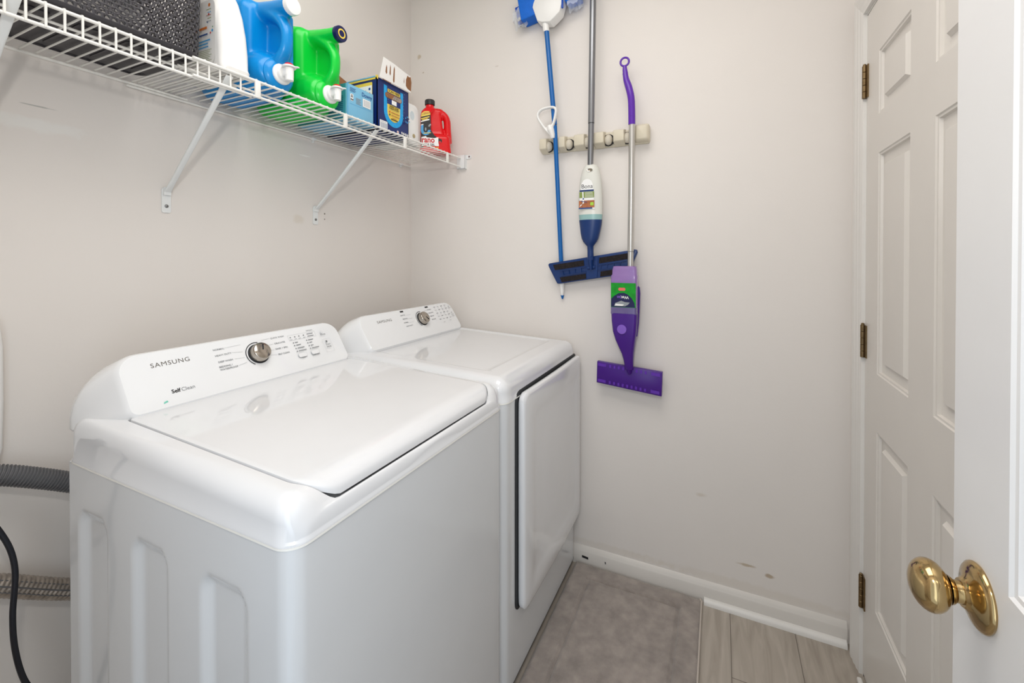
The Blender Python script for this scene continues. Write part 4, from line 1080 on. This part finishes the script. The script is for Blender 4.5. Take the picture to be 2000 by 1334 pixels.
# red drain cleaner bottle, turned towards the camera
t = thing('drain_cleaner_bottle', 'red drain cleaner bottle with black cap and handle on the shelf', 'bottle', (-1.195, 1.694, ZR))
Wd = Vector((0.80, 0.60, 0)); Td = frame((-1.197, 1.694, ZR), Wd, (0, 0, 1))
def dp(w, h, o_): return Td @ Vector((w, h, o_))
m = MB()
def slab(h_w, th, rad=0.018):
    R = []
    for h, wa, wb, tt in h_w: R.append([dp(u, h, v) for u, v in rrect(wa, -tt, wb, tt, min(rad, tt*0.9, (wb-wa)*0.45), 6)])
    m.rings(R)
slab([(0.0, -0.068, 0.068, 0.034), (0.004, -0.072, 0.072, 0.038), (0.03, -0.070, 0.068, 0.038), (0.07, -0.069, 0.066, 0.037), (0.085, -0.068, 0.060, 0.030)], 0.038)
slab([(0.06, -0.069, -0.016, 0.037), (0.12, -0.069, -0.022, 0.037), (0.17, -0.068, -0.022, 0.036), (0.19, -0.064, -0.010, 0.032), (0.205, -0.054, 0.002, 0.024), (0.212, -0.045, -0.004, 0.02)], 0.037)
slab([(0.06, -0.03, 0.048, 0.024), (0.10, -0.03, 0.036, 0.020), (0.15, -0.03, 0.030, 0.019), (0.18, -0.03, 0.026, 0.019), (0.20, -0.03, 0.018, 0.019)], 0.02, 0.012)
hh = catmull([dp(-0.015, 0.192, 0), dp(0.018, 0.193, 0), dp(0.042, 0.178, 0), dp(0.053, 0.155, 0), dp(0.055, 0.12, 0), dp(0.058, 0.08, 0), dp(0.060, 0.05, 0)], 6)
m.tube(hh, [0.0185 if i < 8 else 0.0165 for i in range(len(hh))], 16)
m.tube([dp(-0.0255, 0.20, 0), dp(-0.0255, 0.226, 0)], 0.0195, 24)
remesh('bottle_body', m, 'red', t, 0.0028, 7)
m = MB(); pr = [(0.0205, 0.0), (0.0222, 0.001), (0.0222, 0.022), (0.0205, 0.0245), (0.0005, 0.0245)]
m.lathe(pr, 36, 0, Matrix.Translation(dp(-0.0255, 0.2235, 0)))
for k in range(36):
    a = 2*math.pi*k/36; c = dp(-0.0255, 0.2235, 0); p = c + Vector((0.0222*math.cos(a), 0.0222*math.sin(a), 0))
    m.tube([p+Vector((0, 0, 0.002)), p+Vector((0, 0, 0.021))], 0.0007, 6)
obj('bottle_cap', m, 'black', t, 'black ribbed cap')
d = Decal(Td @ Matrix.Translation((0, 0, 0.0372)))
d.poly([(-0.066, 0.018), (0.018, 0.010), (0.028, 0.020), (0.028, 0.060), (0.010, 0.066), (-0.006, 0.078), (-0.021, 0.100), (-0.023, 0.178), (-0.030, 0.186), (-0.052, 0.184), (-0.063, 0.174), (-0.066, 0.150)], 'ink_black')
d.poly([(-0.066, 0.158), (-0.024, 0.170), (-0.024, 0.180), (-0.032, 0.186), (-0.052, 0.184), (-0.063, 0.174)], 'yellow')
d.text('ORIGINAL', -0.054, 0.1745, 0.0065, 'ink_red', rot=0.1, weight=0.02); d.text('COMMERCIAL LINE', -0.062, 0.166, 0.0058, 'ink_black', rot=0.28, xs=0.8)
d.poly([(-0.066, 0.146), (-0.028, 0.158), (-0.028, 0.163), (-0.066, 0.151)], 'yellow', 0); d.poly([(-0.060, 0.142), (-0.036, 0.149), (-0.036, 0.153), (-0.060, 0.146)], 'yellow', 0); d.poly([(-0.066, 0.134), (-0.028, 0.146), (-0.028, 0.151), (-0.066, 0.139)], 'ink_white', 0)
n = 14
for (cx, cy, r0, r1, a0, a1, mm) in ((-0.045, 0.098, 0.010, 0.022, 180, 368, 'ink_sky'), (-0.020, 0.116, 0.006, 0.013, 95, 185, 'ink_grey')):
    d.poly([(cx + r1*math.cos(math.radians(a0+(a1-a0)*k/n)), cy + r1*math.sin(math.radians(a0+(a1-a0)*k/n))) for k in range(n+1)] + [(cx + r0*math.cos(math.radians(a1+(a0-a1)*k/n)), cy + r0*math.sin(math.radians(a1+(a0-a1)*k/n))) for k in range(n+1)], mm)
d.poly([(-0.067, 0.098), (-0.055, 0.098), (-0.055, 0.125), (-0.066, 0.122)], 'ink_sky'); d.poly([(-0.066, 0.119), (-0.055, 0.122), (-0.055, 0.126), (-0.066, 0.123)], 'ink_white'); d.disc(-0.045, 0.103, 0.0035, 'ink_grey', ry=0.008)
d.poly([(-0.055, 0.082), (-0.022, 0.086), (-0.020, 0.089), (-0.054, 0.086)], 'yellow', 0)
d.poly([(-0.064, 0.032), (0.012, 0.034), (0.012, 0.068), (0.004, 0.068), (-0.004, 0.064), (-0.040, 0.066), (-0.044, 0.072), (-0.064, 0.066)], 'ink_white')
d.text('rano', -0.0635, 0.0425, 0.0375, 'ink_red', weight=0.03, rot=0.02, xs=0.84)
d.rect(-0.062, 0.028, 0.014, 0.040, 'ink_white'); d.text('MAX GEL', -0.057, 0.0295, 0.0130, 'ink_black', weight=0.03, xs=0.98)
d.disc(0.019, 0.047, 0.0055, 'ink_red'); d.text('80 FL OZ', -0.018, 0.0185, 0.008, 'yellow', weight=0.02)
d.done('label', t, 'black and yellow label with red lettering')

# ================================================================ BACK WALL: TOOL RACK AND MOPS
# everything here is laid out in wall coordinates (x, z); y is the distance in front of the wall
def Wp(x, z, out): return Vector((x, YB-out, z))
TW = frame((0, YB, 0), (1, 0, 0), (0, 0, 1))     # local z comes out of the wall
rk = thing('tool_rack', 'cream plastic wall rack with ball grips, holding the three mops', 'tool rack', (-0.48, YB, 1.76))
tilt = math.atan2(-0.014, 0.457)
TR = TW @ Matrix.Translation((-0.478, 1.797, 0)) @ Matrix.Rotation(-0.0, 4, 'Z')
m = MB(); m.prism(rrect(-0.228, -0.032, 0.226, 0.030, 0.008), 0.0005, 0.014, 0, TR, True, 0.003)
blocks = [(-0.230, -0.197), (-0.144, -0.114), (-0.075, -0.030), (0.009, 0.051), (0.089, 0.133), (0.173, 0.228)]
for i, (a, b) in enumerate(blocks):
    zt_, zb_ = (0.034, -0.034)
    if i < 5:
        R = []
        for o_, ins in ((0.010, 0), (0.045, 0), (0.049, 0.002), (0.051, 0.005)):
            sh = 0.004*max(0, (o_-0.045)/0.006)
            R.append([TR @ Vector((x, z, o_)) for x, z in rrect(a+ins*0.4, zb_+0.012*(o_ > 0.02)+ins, b-ins*0.4, zt_-0.008*(o_ > 0.02)-ins, 0.003, 3)])
        m.rings(R)
    else:
        m.rings([[TR @ Vector((x, z, o_)) for x, z in rrect(a+i_, zb_+0.006+i_, b-i_, zt_+0.004-i_, 0.008, 4)] for o_, i_ in ((0.010, 0), (0.038, 0), (0.047, 0.004), (0.051, 0.010))])
obj('rack_body', m, 'cream', rk)
for i, x in enumerate((-0.190, -0.098, -0.019, 0.070, 0.146)):
    m = MB(); c = TR @ Vector((x-0.004, -0.006, 0.028)); m.sphere(c, (0.0165, 0.0165, 0.0215), 24)
    m2 = MB(); m2.prism([(x-0.018+0.034*math.cos(a_)*0.62, -0.008+0.030*math.sin(a_)) for a_ in [math.pi*2*k/20 for k in range(20)]], 0.0142, 0.0146, 0, TR)
    bo = obj('grip_ball', m, 'cream_ball', rk)
    m2 = MB(); m2.lathe([(0.0235, -0.0012), (0.0245, 0.0), (0.0235, 0.0012), (0.0225, 0.0)], 30, 0, TR @ Matrix.Translation((x-0.005, -0.006, 0.0225)) @ Matrix.Rotation(math.radians(0), 4, 'Y')); obj('ball_ring', m2, 'dark', bo)
for x in (-0.060, 0.104):
    m = MB(); m.lathe([(0.0038, 0.0142), (0.0036, 0.0162), (0.0005, 0.0166)], 14, 0, TR @ Matrix.Translation((x, -0.026, 0))); obj('screw', m, 'dark', rk)

# sponge mop hung head up (blue pole)
mp = thing('sponge_mop', 'blue-poled sponge mop hung head up, leftmost on the rack', 'mop', (-0.64, 1.77, 1.13))
PY = 0.060
def pole(x0, z0, x1, z1, r, out=PY, name='pole', matn='mop_blue', parent=None, n=18):
    m = MB(); m.tube([Wp(x0, z0, out), Wp(x1, z1, out)], r, n); return obj(name, m, matn, parent)
pole(-0.671, 2.285, -0.6335, 1.872, 0.0105, matn='mop_blue', parent=mp)
m = MB(); m.tube([Wp(-0.633, 1.868, PY), Wp(-0.6305, 1.82, PY), Wp(-0.6200, 1.29, 0.0135), Wp(-0.6160, 1.205, 0.0125)], 0.0095, 18); obj('lower_pole', m, 'mop_blue', mp)
m = MB(); m.tube([Wp(-0.6162, 1.212, 0.0135), Wp(-0.6155, 1.19, 0.0135), Wp(-0.6147, 1.165, 0.0135), Wp(-0.6143, 1.142, 0.0135)], [0.0115, 0.0120, 0.0105, 0.006], 20, ell=(1, 0.8)); ef = obj('end_grip', m, 'white_plastic', mp, 'white pointed pole end')
m = MB(); m.tube([Wp(-0.6143, 1.146, 0.0135), Wp(-0.6141, 1.130, 0.0135)], [0.0078, 0.003], 16); obj('end_tip', m, 'mop_blue', ef)
# white pull grip: a rounded triangular loop narrowing to a sleeve
lp = catmull([Wp(-0.651, 1.832, PY+0.008), Wp(-0.668, 1.852, PY+0.010), Wp(-0.688, 1.880, PY+0.012), Wp(-0.7035, 1.909, PY+0.014), Wp(-0.701, 1.928, PY+0.014), Wp(-0.684, 1.940, PY+0.014), Wp(-0.658, 1.9445, PY+0.012), Wp(-0.634, 1.942, PY+0.012), Wp(-0.6235, 1.930, PY+0.012), Wp(-0.6265, 1.905, PY+0.011), Wp(-0.634, 1.878, PY+0.010), Wp(-0.643, 1.856, PY+0.010)], 6)
m = MB(); m.tube(lp, 0.0058, 12, ell=(1.0, 1.7), up=(0, 1, 0)); 
m.tube([Wp(-0.6545, 1.868, PY+0.006), Wp(-0.6480, 1.850, PY+0.005), Wp(-0.6420, 1.830, PY+0.002), Wp(-0.640, 1.814, PY)], [0.021, 0.0245, 0.0205, 0.0170], 20, ell=(1.0, 0.62))
remesh('pull_grip', m, 'white_plastic', mp, 0.0022, 5, 'white triangular pull grip')
# head
Th = TW
m = MB(); m.prism([(-0.7252, 2.3962), (-0.7282, 2.3805), (-0.7070, 2.3196), (-0.6854, 2.3078), (-0.6737, 2.3059), (-0.6481, 2.3019), (-0.6304, 2.3137), (-0.6049, 2.3334), (-0.5902, 2.3825), (-0.5882, 2.4316), (-0.6088, 2.4983), (-0.6874, 2.4787)], 0.030, 0.082, 0, Th, False, 0.006)
m.tube([Wp(-0.6785, 2.338, 0.060), Wp(-0.6755, 2.310, 0.060), Wp(-0.6715, 2.273, 0.060)], [0.018, 0.0145, 0.0128], 22)
hd = obj('mop_head', m, 'white_plastic', mp, 'white head casing')
m = MB(); m.box((-0.597, YB-0.0835, 2.345), (-0.589, YB-0.075, 2.380), 0, None, 0.002); obj('hinge_slot', m, 'sponge2', hd)
rotS = math.radians(10)
for nm, x0, x1, z0, z1, dark_ in (('sponge', -0.812, -0.716, 2.345, 2.432, 0), ('sponge', -0.606, -0.540, 2.375, 2.47, 0)):
    cx, cz = (x0+x1)/2, (z0+z1)/2; Ts = TW @ Matrix.Translation((cx, cz, 0)) @ Matrix.Rotation(rotS, 4, 'Z')
    hw, hh_ = (x1-x0)/2, (z1-z0)/2
    m = MB(); m.box((-hw*0.62, -hh_, 0.004), (hw+0.01, hh_+0.05, 0.074), 0, Ts, 0.006, 3); sp = obj('sponge', m, 'sponge', mp, 'blue sponge half')
    m = MB()
    s_ = -1 if x0 < -0.7 else 1
    e0, e1 = (-hw-0.004, -hw*0.60) if s_ < 0 else (hw*0.9, hw+0.03)
    for zz, rr_ in ((hh_*0.6, 0.015), (0.0, 0.011), (-hh_*0.72, 0.008)): m.tube([Ts @ Vector((e0, zz, 0.042)), Ts @ Vector((e1, zz, 0.042))], rr_, 12)
    obj('sponge_roller', m, 'sponge2', sp)
    m = MB(); m.tube([Ts @ Vector((e0+0.006, -hh_*0.36, 0.045)), Ts @ Vector((e1, -hh_*0.36, 0.045))], 0.0075, 12); obj('roller_pin', m, 'cream', sp)
for cx, cz, w_, h_ in ((-0.795, 2.372, 0.030, 0.050), (-0.548, 2.378, 0.028, 0.036)):
    m = MB(); R = []
    for k in range(9):
        t_ = k/8; r_ = 1 + 0.16*math.sin(k*2.3)
        R.append([TW @ Vector((cx + (t_-0.5)*w_*2, cz + (t_-0.5)*w_*0.35 + h_*r_*math.cos(2*math.pi*q/14)*(0.75+0.25*math.sin(q*1.9+k)), 0.042 + 0.040*math.sin(2*math.pi*q/14)*(0.8+0.2*math.cos(q*2.7)))) for q in range(14)])
    m.rings(R); obj('plastic_wrap', m, 'clear', mp, 'crumpled clear plastic wrap')

# grey-poled spray mop with white and blue bottle
m2 = thing('spray_mop', 'floor mop with grey pole, white and navy bottle and wide navy head', 'mop', (-0.48, 1.77, 1.19))
pole(-0.4655, 2.52, -0.4745, 1.858, 0.0128, 0.064, 'pole', 'steel', m2, 22)
pole(-0.4745, 1.8555, -0.4785, 1.655, 0.0118, 0.064, 'lower_pole', 'steel', m2, 22)
m = MB(); m.tube([Wp(-0.4745, 1.8555, 0.064), Wp(-0.4745, 1.858, 0.064)], 0.0122, 20); obj('pole_joint', m, 'dark', m2)
def outl(secs, out0, out1, nseg=24):
    """vertical vessel: secs = (z, xl, xr, depth)"""
    R = []
    for z, xl, xr, dp_ in secs:
        cx, hw = (xl+xr)/2, (xr-xl)/2
        R.append([Wp(cx + hw*math.cos(2*math.pi*k/nseg), z, out0 + dp_*math.sin(2*math.pi*k/nseg)) for k in range(nseg)])
    return R
m = MB(); m.rings(outl([(1.690, -0.492, -0.462, 0.015), (1.686, -0.502, -0.453, 0.020), (1.670, -0.512, -0.444, 0.024), (1.640, -0.521, -0.436, 0.027), (1.60, -0.5265, -0.4325, 0.028), (1.56, -0.5295, -0.430, 0.029), (1.52, -0.530, -0.430, 0.029), (1.485, -0.528, -0.430, 0.029)], 0.056, 0))
bt = obj('bottle', m, 'bottle_white', m2, 'milky white bottle')
m = MB(); m.rings(outl([(1.4860, -0.528, -0.430, 0.029), (1.463, -0.5255, -0.4315, 0.0285)], 0.056, 0)); obj('fluid_band', m, 'bottle_aqua', m2, 'pale aqua band of fluid')
m = MB(); m.rings(outl([(1.4635, -0.5265, -0.4305, 0.0295), (1.440, -0.5235, -0.4335, 0.029), (1.41, -0.5200, -0.4400, 0.028), (1.388, -0.5155, -0.4455, 0.026), (1.374, -0.509, -0.4525, 0.023), (1.363, -0.500, -0.4610, 0.019), (1.356, -0.4925, -0.4665, 0.014), (1.335, -0.4915, -0.4665, 0.012), (1.300, -0.4915, -0.4655, 0.012)], 0.056, 0)); obj('bottle_holder', m, 'navy_mop', m2, 'navy holder cup')
m = MB(); m.lathe([(0.0105, 0), (0.0115, 0.001), (0.0105, 0.0025), (0.007, 0.0012)], 24, 0, TW @ Matrix.Translation((-0.4765, 1.664, 0.0805)) @ Matrix.Diagonal((1.1, 0.62, 1, 1))); obj('lock_button', m, 'chrome', bt)
d = Decal(TW @ Matrix.Translation((0, 0, 0.0858)))
d.poly([(-0.513, 1.582)] + [(-0.4855+0.0245*math.cos(a_), 1.598+0.030*math.sin(a_)) for a_ in [math.pi*(1-k/14) for k in range(15)]] + [(-0.459, 1.582), (-0.454, 1.506), (-0.518, 1.506)], 'ink_white')
d.text('Bona', -0.4855, 1.5905, 0.0235, 'ink_black', 'CENTER', 0.0); d.rect(-0.516, 1.577, -0.4575, 1.584, 'navy_mop'); d.rect(-0.517, 1.552, -0.456, 1.576, 'ink_olive')
for k in range(4): d.rect(-0.494, 1.5715-0.0055*k, -0.462+0.001*k, 1.573-0.0055*k, 'ink_white', 0)
d.rect(-0.519, 1.512, -0.4545, 1.541, 'ink_wood'); d.poly([(-0.505, 1.576), (-0.500, 1.576), (-0.4975, 1.530), (-0.512, 1.524), (-0.516, 1.516), (-0.509, 1.520), (-0.503, 1.531)], 'ink_white'); d.rect(-0.503, 1.545, -0.498, 1.551, 'ink_blue')
d.poly([(-0.509, 1.537), (-0.485, 1.533), (-0.485, 1.535), (-0.509, 1.5395)], 'ink_blue'); d.poly(rrect(-0.4715, 1.520, -0.4575, 1.533, 0.003), mat('lime_ink', srgb(170, 214, 70), 0.4)) if False else None
M['lime'] = mat('lime_ink', srgb(170, 214, 70), 0.4); d.poly(rrect(-0.4715, 1.520, -0.4575, 1.533, 0.003), 'lime')
d.rect(-0.519, 1.507, -0.463, 1.512, 'ink_blue')
d.done('label', bt, 'oval bottle label with green and wood-brown bands')
# wide head plate (seen from below, with black strips)
TP = TW
m = MB(); pl = [(-0.668, 1.2685), (-0.671, 1.278), (-0.666, 1.284), (-0.304, 1.3425), (-0.296, 1.340), (-0.2935, 1.330), (-0.329, 1.250), (-0.335, 1.244), (-0.622, 1.196), (-0.630, 1.198)]
m.prism(pl, 0.026, 0.040, 0, TP, True, 0.004); hp = obj('head_plate', m, 'navy_mop', m2, 'wide navy head plate')
def lerp2(a, b, t_): return (a[0]+(b[0]-a[0])*t_, a[1]+(b[1]-a[1])*t_)
TLc, TRc, BRc, BLc = (-0.669, 1.281), (-0.296, 1.340), (-0.334, 1.245), (-0.627, 1.197)
def q(u0, u1, v0, v1):
    f = lambda u, v: lerp2(lerp2(TLc, TRc, u), lerp2(BLc, BRc, u), v)
    return [f(u0, v0), f(u1, v0), f(u1, v1), f(u0, v1)]
for a in ((0.05, 0.42, 0.08, 0.34), (0.60, 0.955, 0.08, 0.34), (0.07, 0.43, 0.72, 0.96), (0.63, 0.94, 0.72, 0.96)):
    m = MB(); m.prism(q(*a), 0.0395, 0.0425, 0, TP); obj('grip_strip', m, 'velcro', hp, 'black hook strip')
m = MB(); m.prism(q(0.445, 0.585, 0.02, 0.97), 0.039, 0.0435, 0, TP, False)
for a in ((0.10, 0.44, 0.40, 0.43), (0.10, 0.44, 0.62, 0.65), (0.58, 0.93, 0.40, 0.43), (0.58, 0.93, 0.62, 0.65)): m.prism(q(*a), 0.039, 0.045, 0, TP)
for k in range(4):
    for b0 in (0.13, 0.62): m.prism(q(b0+0.08*k, b0+0.08*k+0.008, 0.43, 0.62), 0.039, 0.0445, 0, TP)
obj('plate_ribs', m, 'navy_mop', hp)
m = MB(); m.tube([Wp(-0.478, 1.318, 0.056), Wp(-0.478, 1.295, 0.052), Wp(-0.477, 1.262, 0.044)], [0.0145, 0.0160, 0.012], 18, ell=(1, 0.6)); m.tube([Wp(-0.495, 1.266, 0.045), Wp(-0.462, 1.271, 0.045)], 0.007, 14); obj('swivel_joint', m, 'navy_mop', m2)

# purple spray mop
m3 = thing('wet_mop', 'purple mop with silver pole and purple fluid bottle, rightmost on the rack', 'mop', (-0.31, 1.75, 0.78))
m = MB(); m.tube(catmull([Wp(-0.341+0.0165*math.cos(a_), 2.083+0.0165*math.sin(a_), 0.060) for a_ in [2*math.pi*k/24 for k in range(25)]], 2), 0.0040, 10, caps=False); rg = obj('hanging_ring', m, 'purple2', m3, 'bright purple hanging ring')
m = MB(); m.tube([Wp(-0.341, 2.066, 0.060), Wp(-0.340, 2.050, 0.060), Wp(-0.338, 2.036, 0.060)], [0.0075, 0.0095, 0.0105], 14); obj('ring_neck', m, 'purple2', rg)
m = MB(); gp_ = catmull([Wp(-0.339, 2.038, 0.060), Wp(-0.334, 2.010, 0.062), Wp(-0.323, 1.975, 0.066), Wp(-0.3145, 1.935, 0.068), Wp(-0.3125, 1.89, 0.066), Wp(-0.3125, 1.832, 0.062)], 6)
nn_ = len(gp_); m.tube(gp_, [0.0105 + 0.0030*sstep(0, 0.4, i/(nn_-1)) for i in range(nn_)], 20); hg = obj('handle', m, 'purple2', m3, 'curved purple handle')
for x, z, o_ in ((-0.3365, 2.026, 0.0705), (-0.3125, 1.905, 0.0795), (-0.3125, 1.862, 0.0768)):
    m = MB(); m.lathe([(0.0026, -0.003), (0.0022, 0.0006), (0.0004, 0.0008)], 10, 0, TW @ Matrix.Translation((x, z, o_))); obj('screw_hole', m, 'dark', hg)
pole(-0.3118, 1.836, -0.3160, 1.335, 0.0120, 0.062, 'pole', 'silver', m3, 22)
pole(-0.3160, 1.3325, -0.3175, 1.255, 0.0112, 0.062, 'lower_pole', 'silver', m3, 22)
m = MB(); m.tube([Wp(-0.3160, 1.3325, 0.062), Wp(-0.3160, 1.3352, 0.062)], 0.0116, 20); obj('pole_joint', m, 'print', m3)
m = MB(); R = []
for z, xl, xr, dpt in ((1.277, -0.372, -0.298, 0.022), (1.275, -0.379, -0.292, 0.026), (1.262, -0.3825, -0.289, 0.028), (1.243, -0.383, -0.288, 0.029), (1.238, -0.387, -0.286, 0.030), (1.20, -0.387, -0.287, 0.030), (1.110, -0.386, -0.287, 0.030)):
    R.append([Wp(u, z, v) for u, v in rrect(xl, 0.050, xr, 0.050+dpt*1.6, 0.010, 4)])
m.rings(R); pb = obj('fluid_bottle', m, 'purple_fluid', m3, 'translucent purple fluid bottle')
m = MB(); m.rings([[Wp(u, z, v) for u, v in rrect(-0.3875, 0.049, -0.2865, 0.0995, 0.010, 4)] for z in (1.089, 1.116)]); obj('bottle_neck', m, 'purple_fluid2', m3)
d = Decal(TW @ Matrix.Translation((0, 0, 0.0985)))
d.rect(-0.385, 1.116, -0.2895, 1.211, 'ink_green'); d.poly([(-0.384, 1.117), (-0.292, 1.117), (-0.295, 1.135), (-0.305, 1.153), (-0.320, 1.167), (-0.335, 1.173), (-0.355, 1.171), (-0.372, 1.160), (-0.384, 1.148)], 'navy_cap')
d.poly(rrect(-0.356, 1.180, -0.330, 1.192, 0.005), mat('coral_ink', srgb(236, 110, 100), 0.4)) if False else None
M['coral'] = mat('coral_ink', srgb(236, 110, 100), 0.4); d.poly(rrect(-0.356, 1.181, -0.329, 1.1925, 0.005), 'coral')
d.text('Wet', -0.316, 1.160, 0.0155, 'ink_white', rot=math.pi, weight=0.02); d.text('Jet', -0.346, 1.160, 0.0145, 'lilac', rot=math.pi, weight=0.02)
d.poly([(-0.372, 1.121), (-0.330, 1.121), (-0.318, 1.128), (-0.312, 1.136), (-0.330, 1.137), (-0.345, 1.142), (-0.368, 1.132)], 'ink_grey'); d.poly([(-0.370, 1.122), (-0.340, 1.122), (-0.333, 1.128), (-0.366, 1.130)], 'ink_white')
d.done('label', pb, 'green and navy label')
m = MB(); R = []
for z, xl, xr, dpt in ((1.092, -0.3855, -0.286, 0.048), (1.06, -0.384, -0.287, 0.048), (1.02, -0.380, -0.290, 0.046), (0.985, -0.370, -0.295, 0.042), (0.955, -0.358, -0.299, 0.037), (0.930, -0.347, -0.302, 0.033), (0.905, -0.341, -0.304, 0.028), (0.880, -0.3375, -0.305, 0.024), (0.868, -0.337, -0.305, 0.020)):
    R.append([Wp(u, z, v) for u, v in rrect(xl, 0.046, xr, 0.052+dpt, 0.012, 5)])
m.rings(R); hb = obj('bottle_holder', m, 'purple', m3, 'dark purple tapering holder')
m = MB(); m.rings([[Wp(u, z, v) for u, v in rrect(-0.300, 0.042, xr, 0.066, 0.008, 4)] for z, xr in ((1.0, -0.290), (1.05, -0.2845), (1.10, -0.282), (1.17, -0.2795), (1.192, -0.2815), (1.198, -0.286))]); obj('back_rail', m, 'purple', hb)
m = MB(); m.lathe([(0.0185, -0.003), (0.0188, 0.001), (0.0175, 0.0032), (0.0005, 0.0038)], 36, 0, TW @ Matrix.Translation((-0.3425, 1.030, 0.0985))); obj('spray_button', m, 'lilac', hb, 'round lilac button')
TLc, TRc, BRc, BLc = (-0.452, 0.884), (-0.197, 0.866), (-0.200, 0.773), (-0.454, 0.797)
m = MB(); m.prism([BLc, BRc, TRc, TLc], 0.030, 0.052, 0, TW, True, 0.003); hp = obj('head_plate', m, 'purple', m3, 'rectangular purple head plate')
for v0, v1 in ((0.05, 0.19), (0.80, 0.93)):
    m = MB()
    for k in range(9): m.prism(q(0.20+0.068*k, 0.20+0.068*k+0.030, v0, v1), 0.0515, 0.0535, 0, TW)
    for a in ((0.02, 0.15), (0.84, 0.97)): m.prism(q(*a, v0, v1), 0.0515, 0.0532, 0, TW)
    obj('plate_ribs', m, 'purple2', hp)
m = MB(); m.tube([Wp(-0.321, 0.885, 0.058), Wp(-0.3205, 0.862, 0.054), Wp(-0.320, 0.850, 0.050)], [0.016, 0.015, 0.010], 16, ell=(1, 0.7)); obj('swivel_joint', m, 'purple', m3)

# ================================================================ BATH MAT
m = MB()
rx0, rx1, ry0, ry1 = -0.552, -0.055, 0.98, 1.802
nx, ny = 110, 180
rnd = random.Random(3)
ph = [(rnd.uniform(20, 60), rnd.uniform(20, 60), rnd.uniform(0, 6)) for _ in range(5)]
def rug_h(x, y):
    e = min(x-rx0, rx1-x, y-ry0, ry1-y)
    h = 0.016*math.sqrt(max(0, min(1, e/0.012)))
    def line(dv): return math.exp(-(dv/0.0055)**2)
    ix0, ix1, iy1, iy0 = -0.472, -0.133, 1.722, 1.06
    if ix0-0.01 < x < ix1+0.01 and iy0 < y < iy1+0.01:
        h -= 0.0110*max(line(x-ix0), line(x-ix1), line(y-iy1))
    h += 0.0012*sum(math.sin(a*x+c)*math.sin(b*y+c*2) for a, b, c in ph)/2
    return max(h, 0.001)
vs = []; fs = []
for j in range(ny+1):
    for i in range(nx+1):
        x = rx0+(rx1-rx0)*i/nx; y = ry0+(ry1-ry0)*j/ny
        vs.append((x, y, rug_h(x, y) + 0.0005))
for j in range(ny):
    for i in range(nx): a = j*(nx+1)+i; fs.append((a, a+1, a+nx+2, a+nx+1))
b0 = len(vs); per = [(rx0, ry0), (rx1, ry0), (rx1, ry1), (rx0, ry1)]
m.add(vs, fs, 0, True)
m.add([(x, y, 0.0005) for x, y in per], [(3, 2, 1, 0)], 0, False)
rug = tag(obj('bath_mat', m, 'rug', None, None, False, (-0.3, 1.4, 0)), 'grey plush bath mat with bordered edge on the floor beside the dryer', 'rug')
m = MB()
m.tube([(rx1-0.001, ry0+0.01, 0.010), (rx1-0.001, ry1-0.012, 0.011), (rx1-0.006, ry1-0.003, 0.012)], 0.0034, 10)
obj('hem', m, 'hem', rug, 'pale stitched hem')
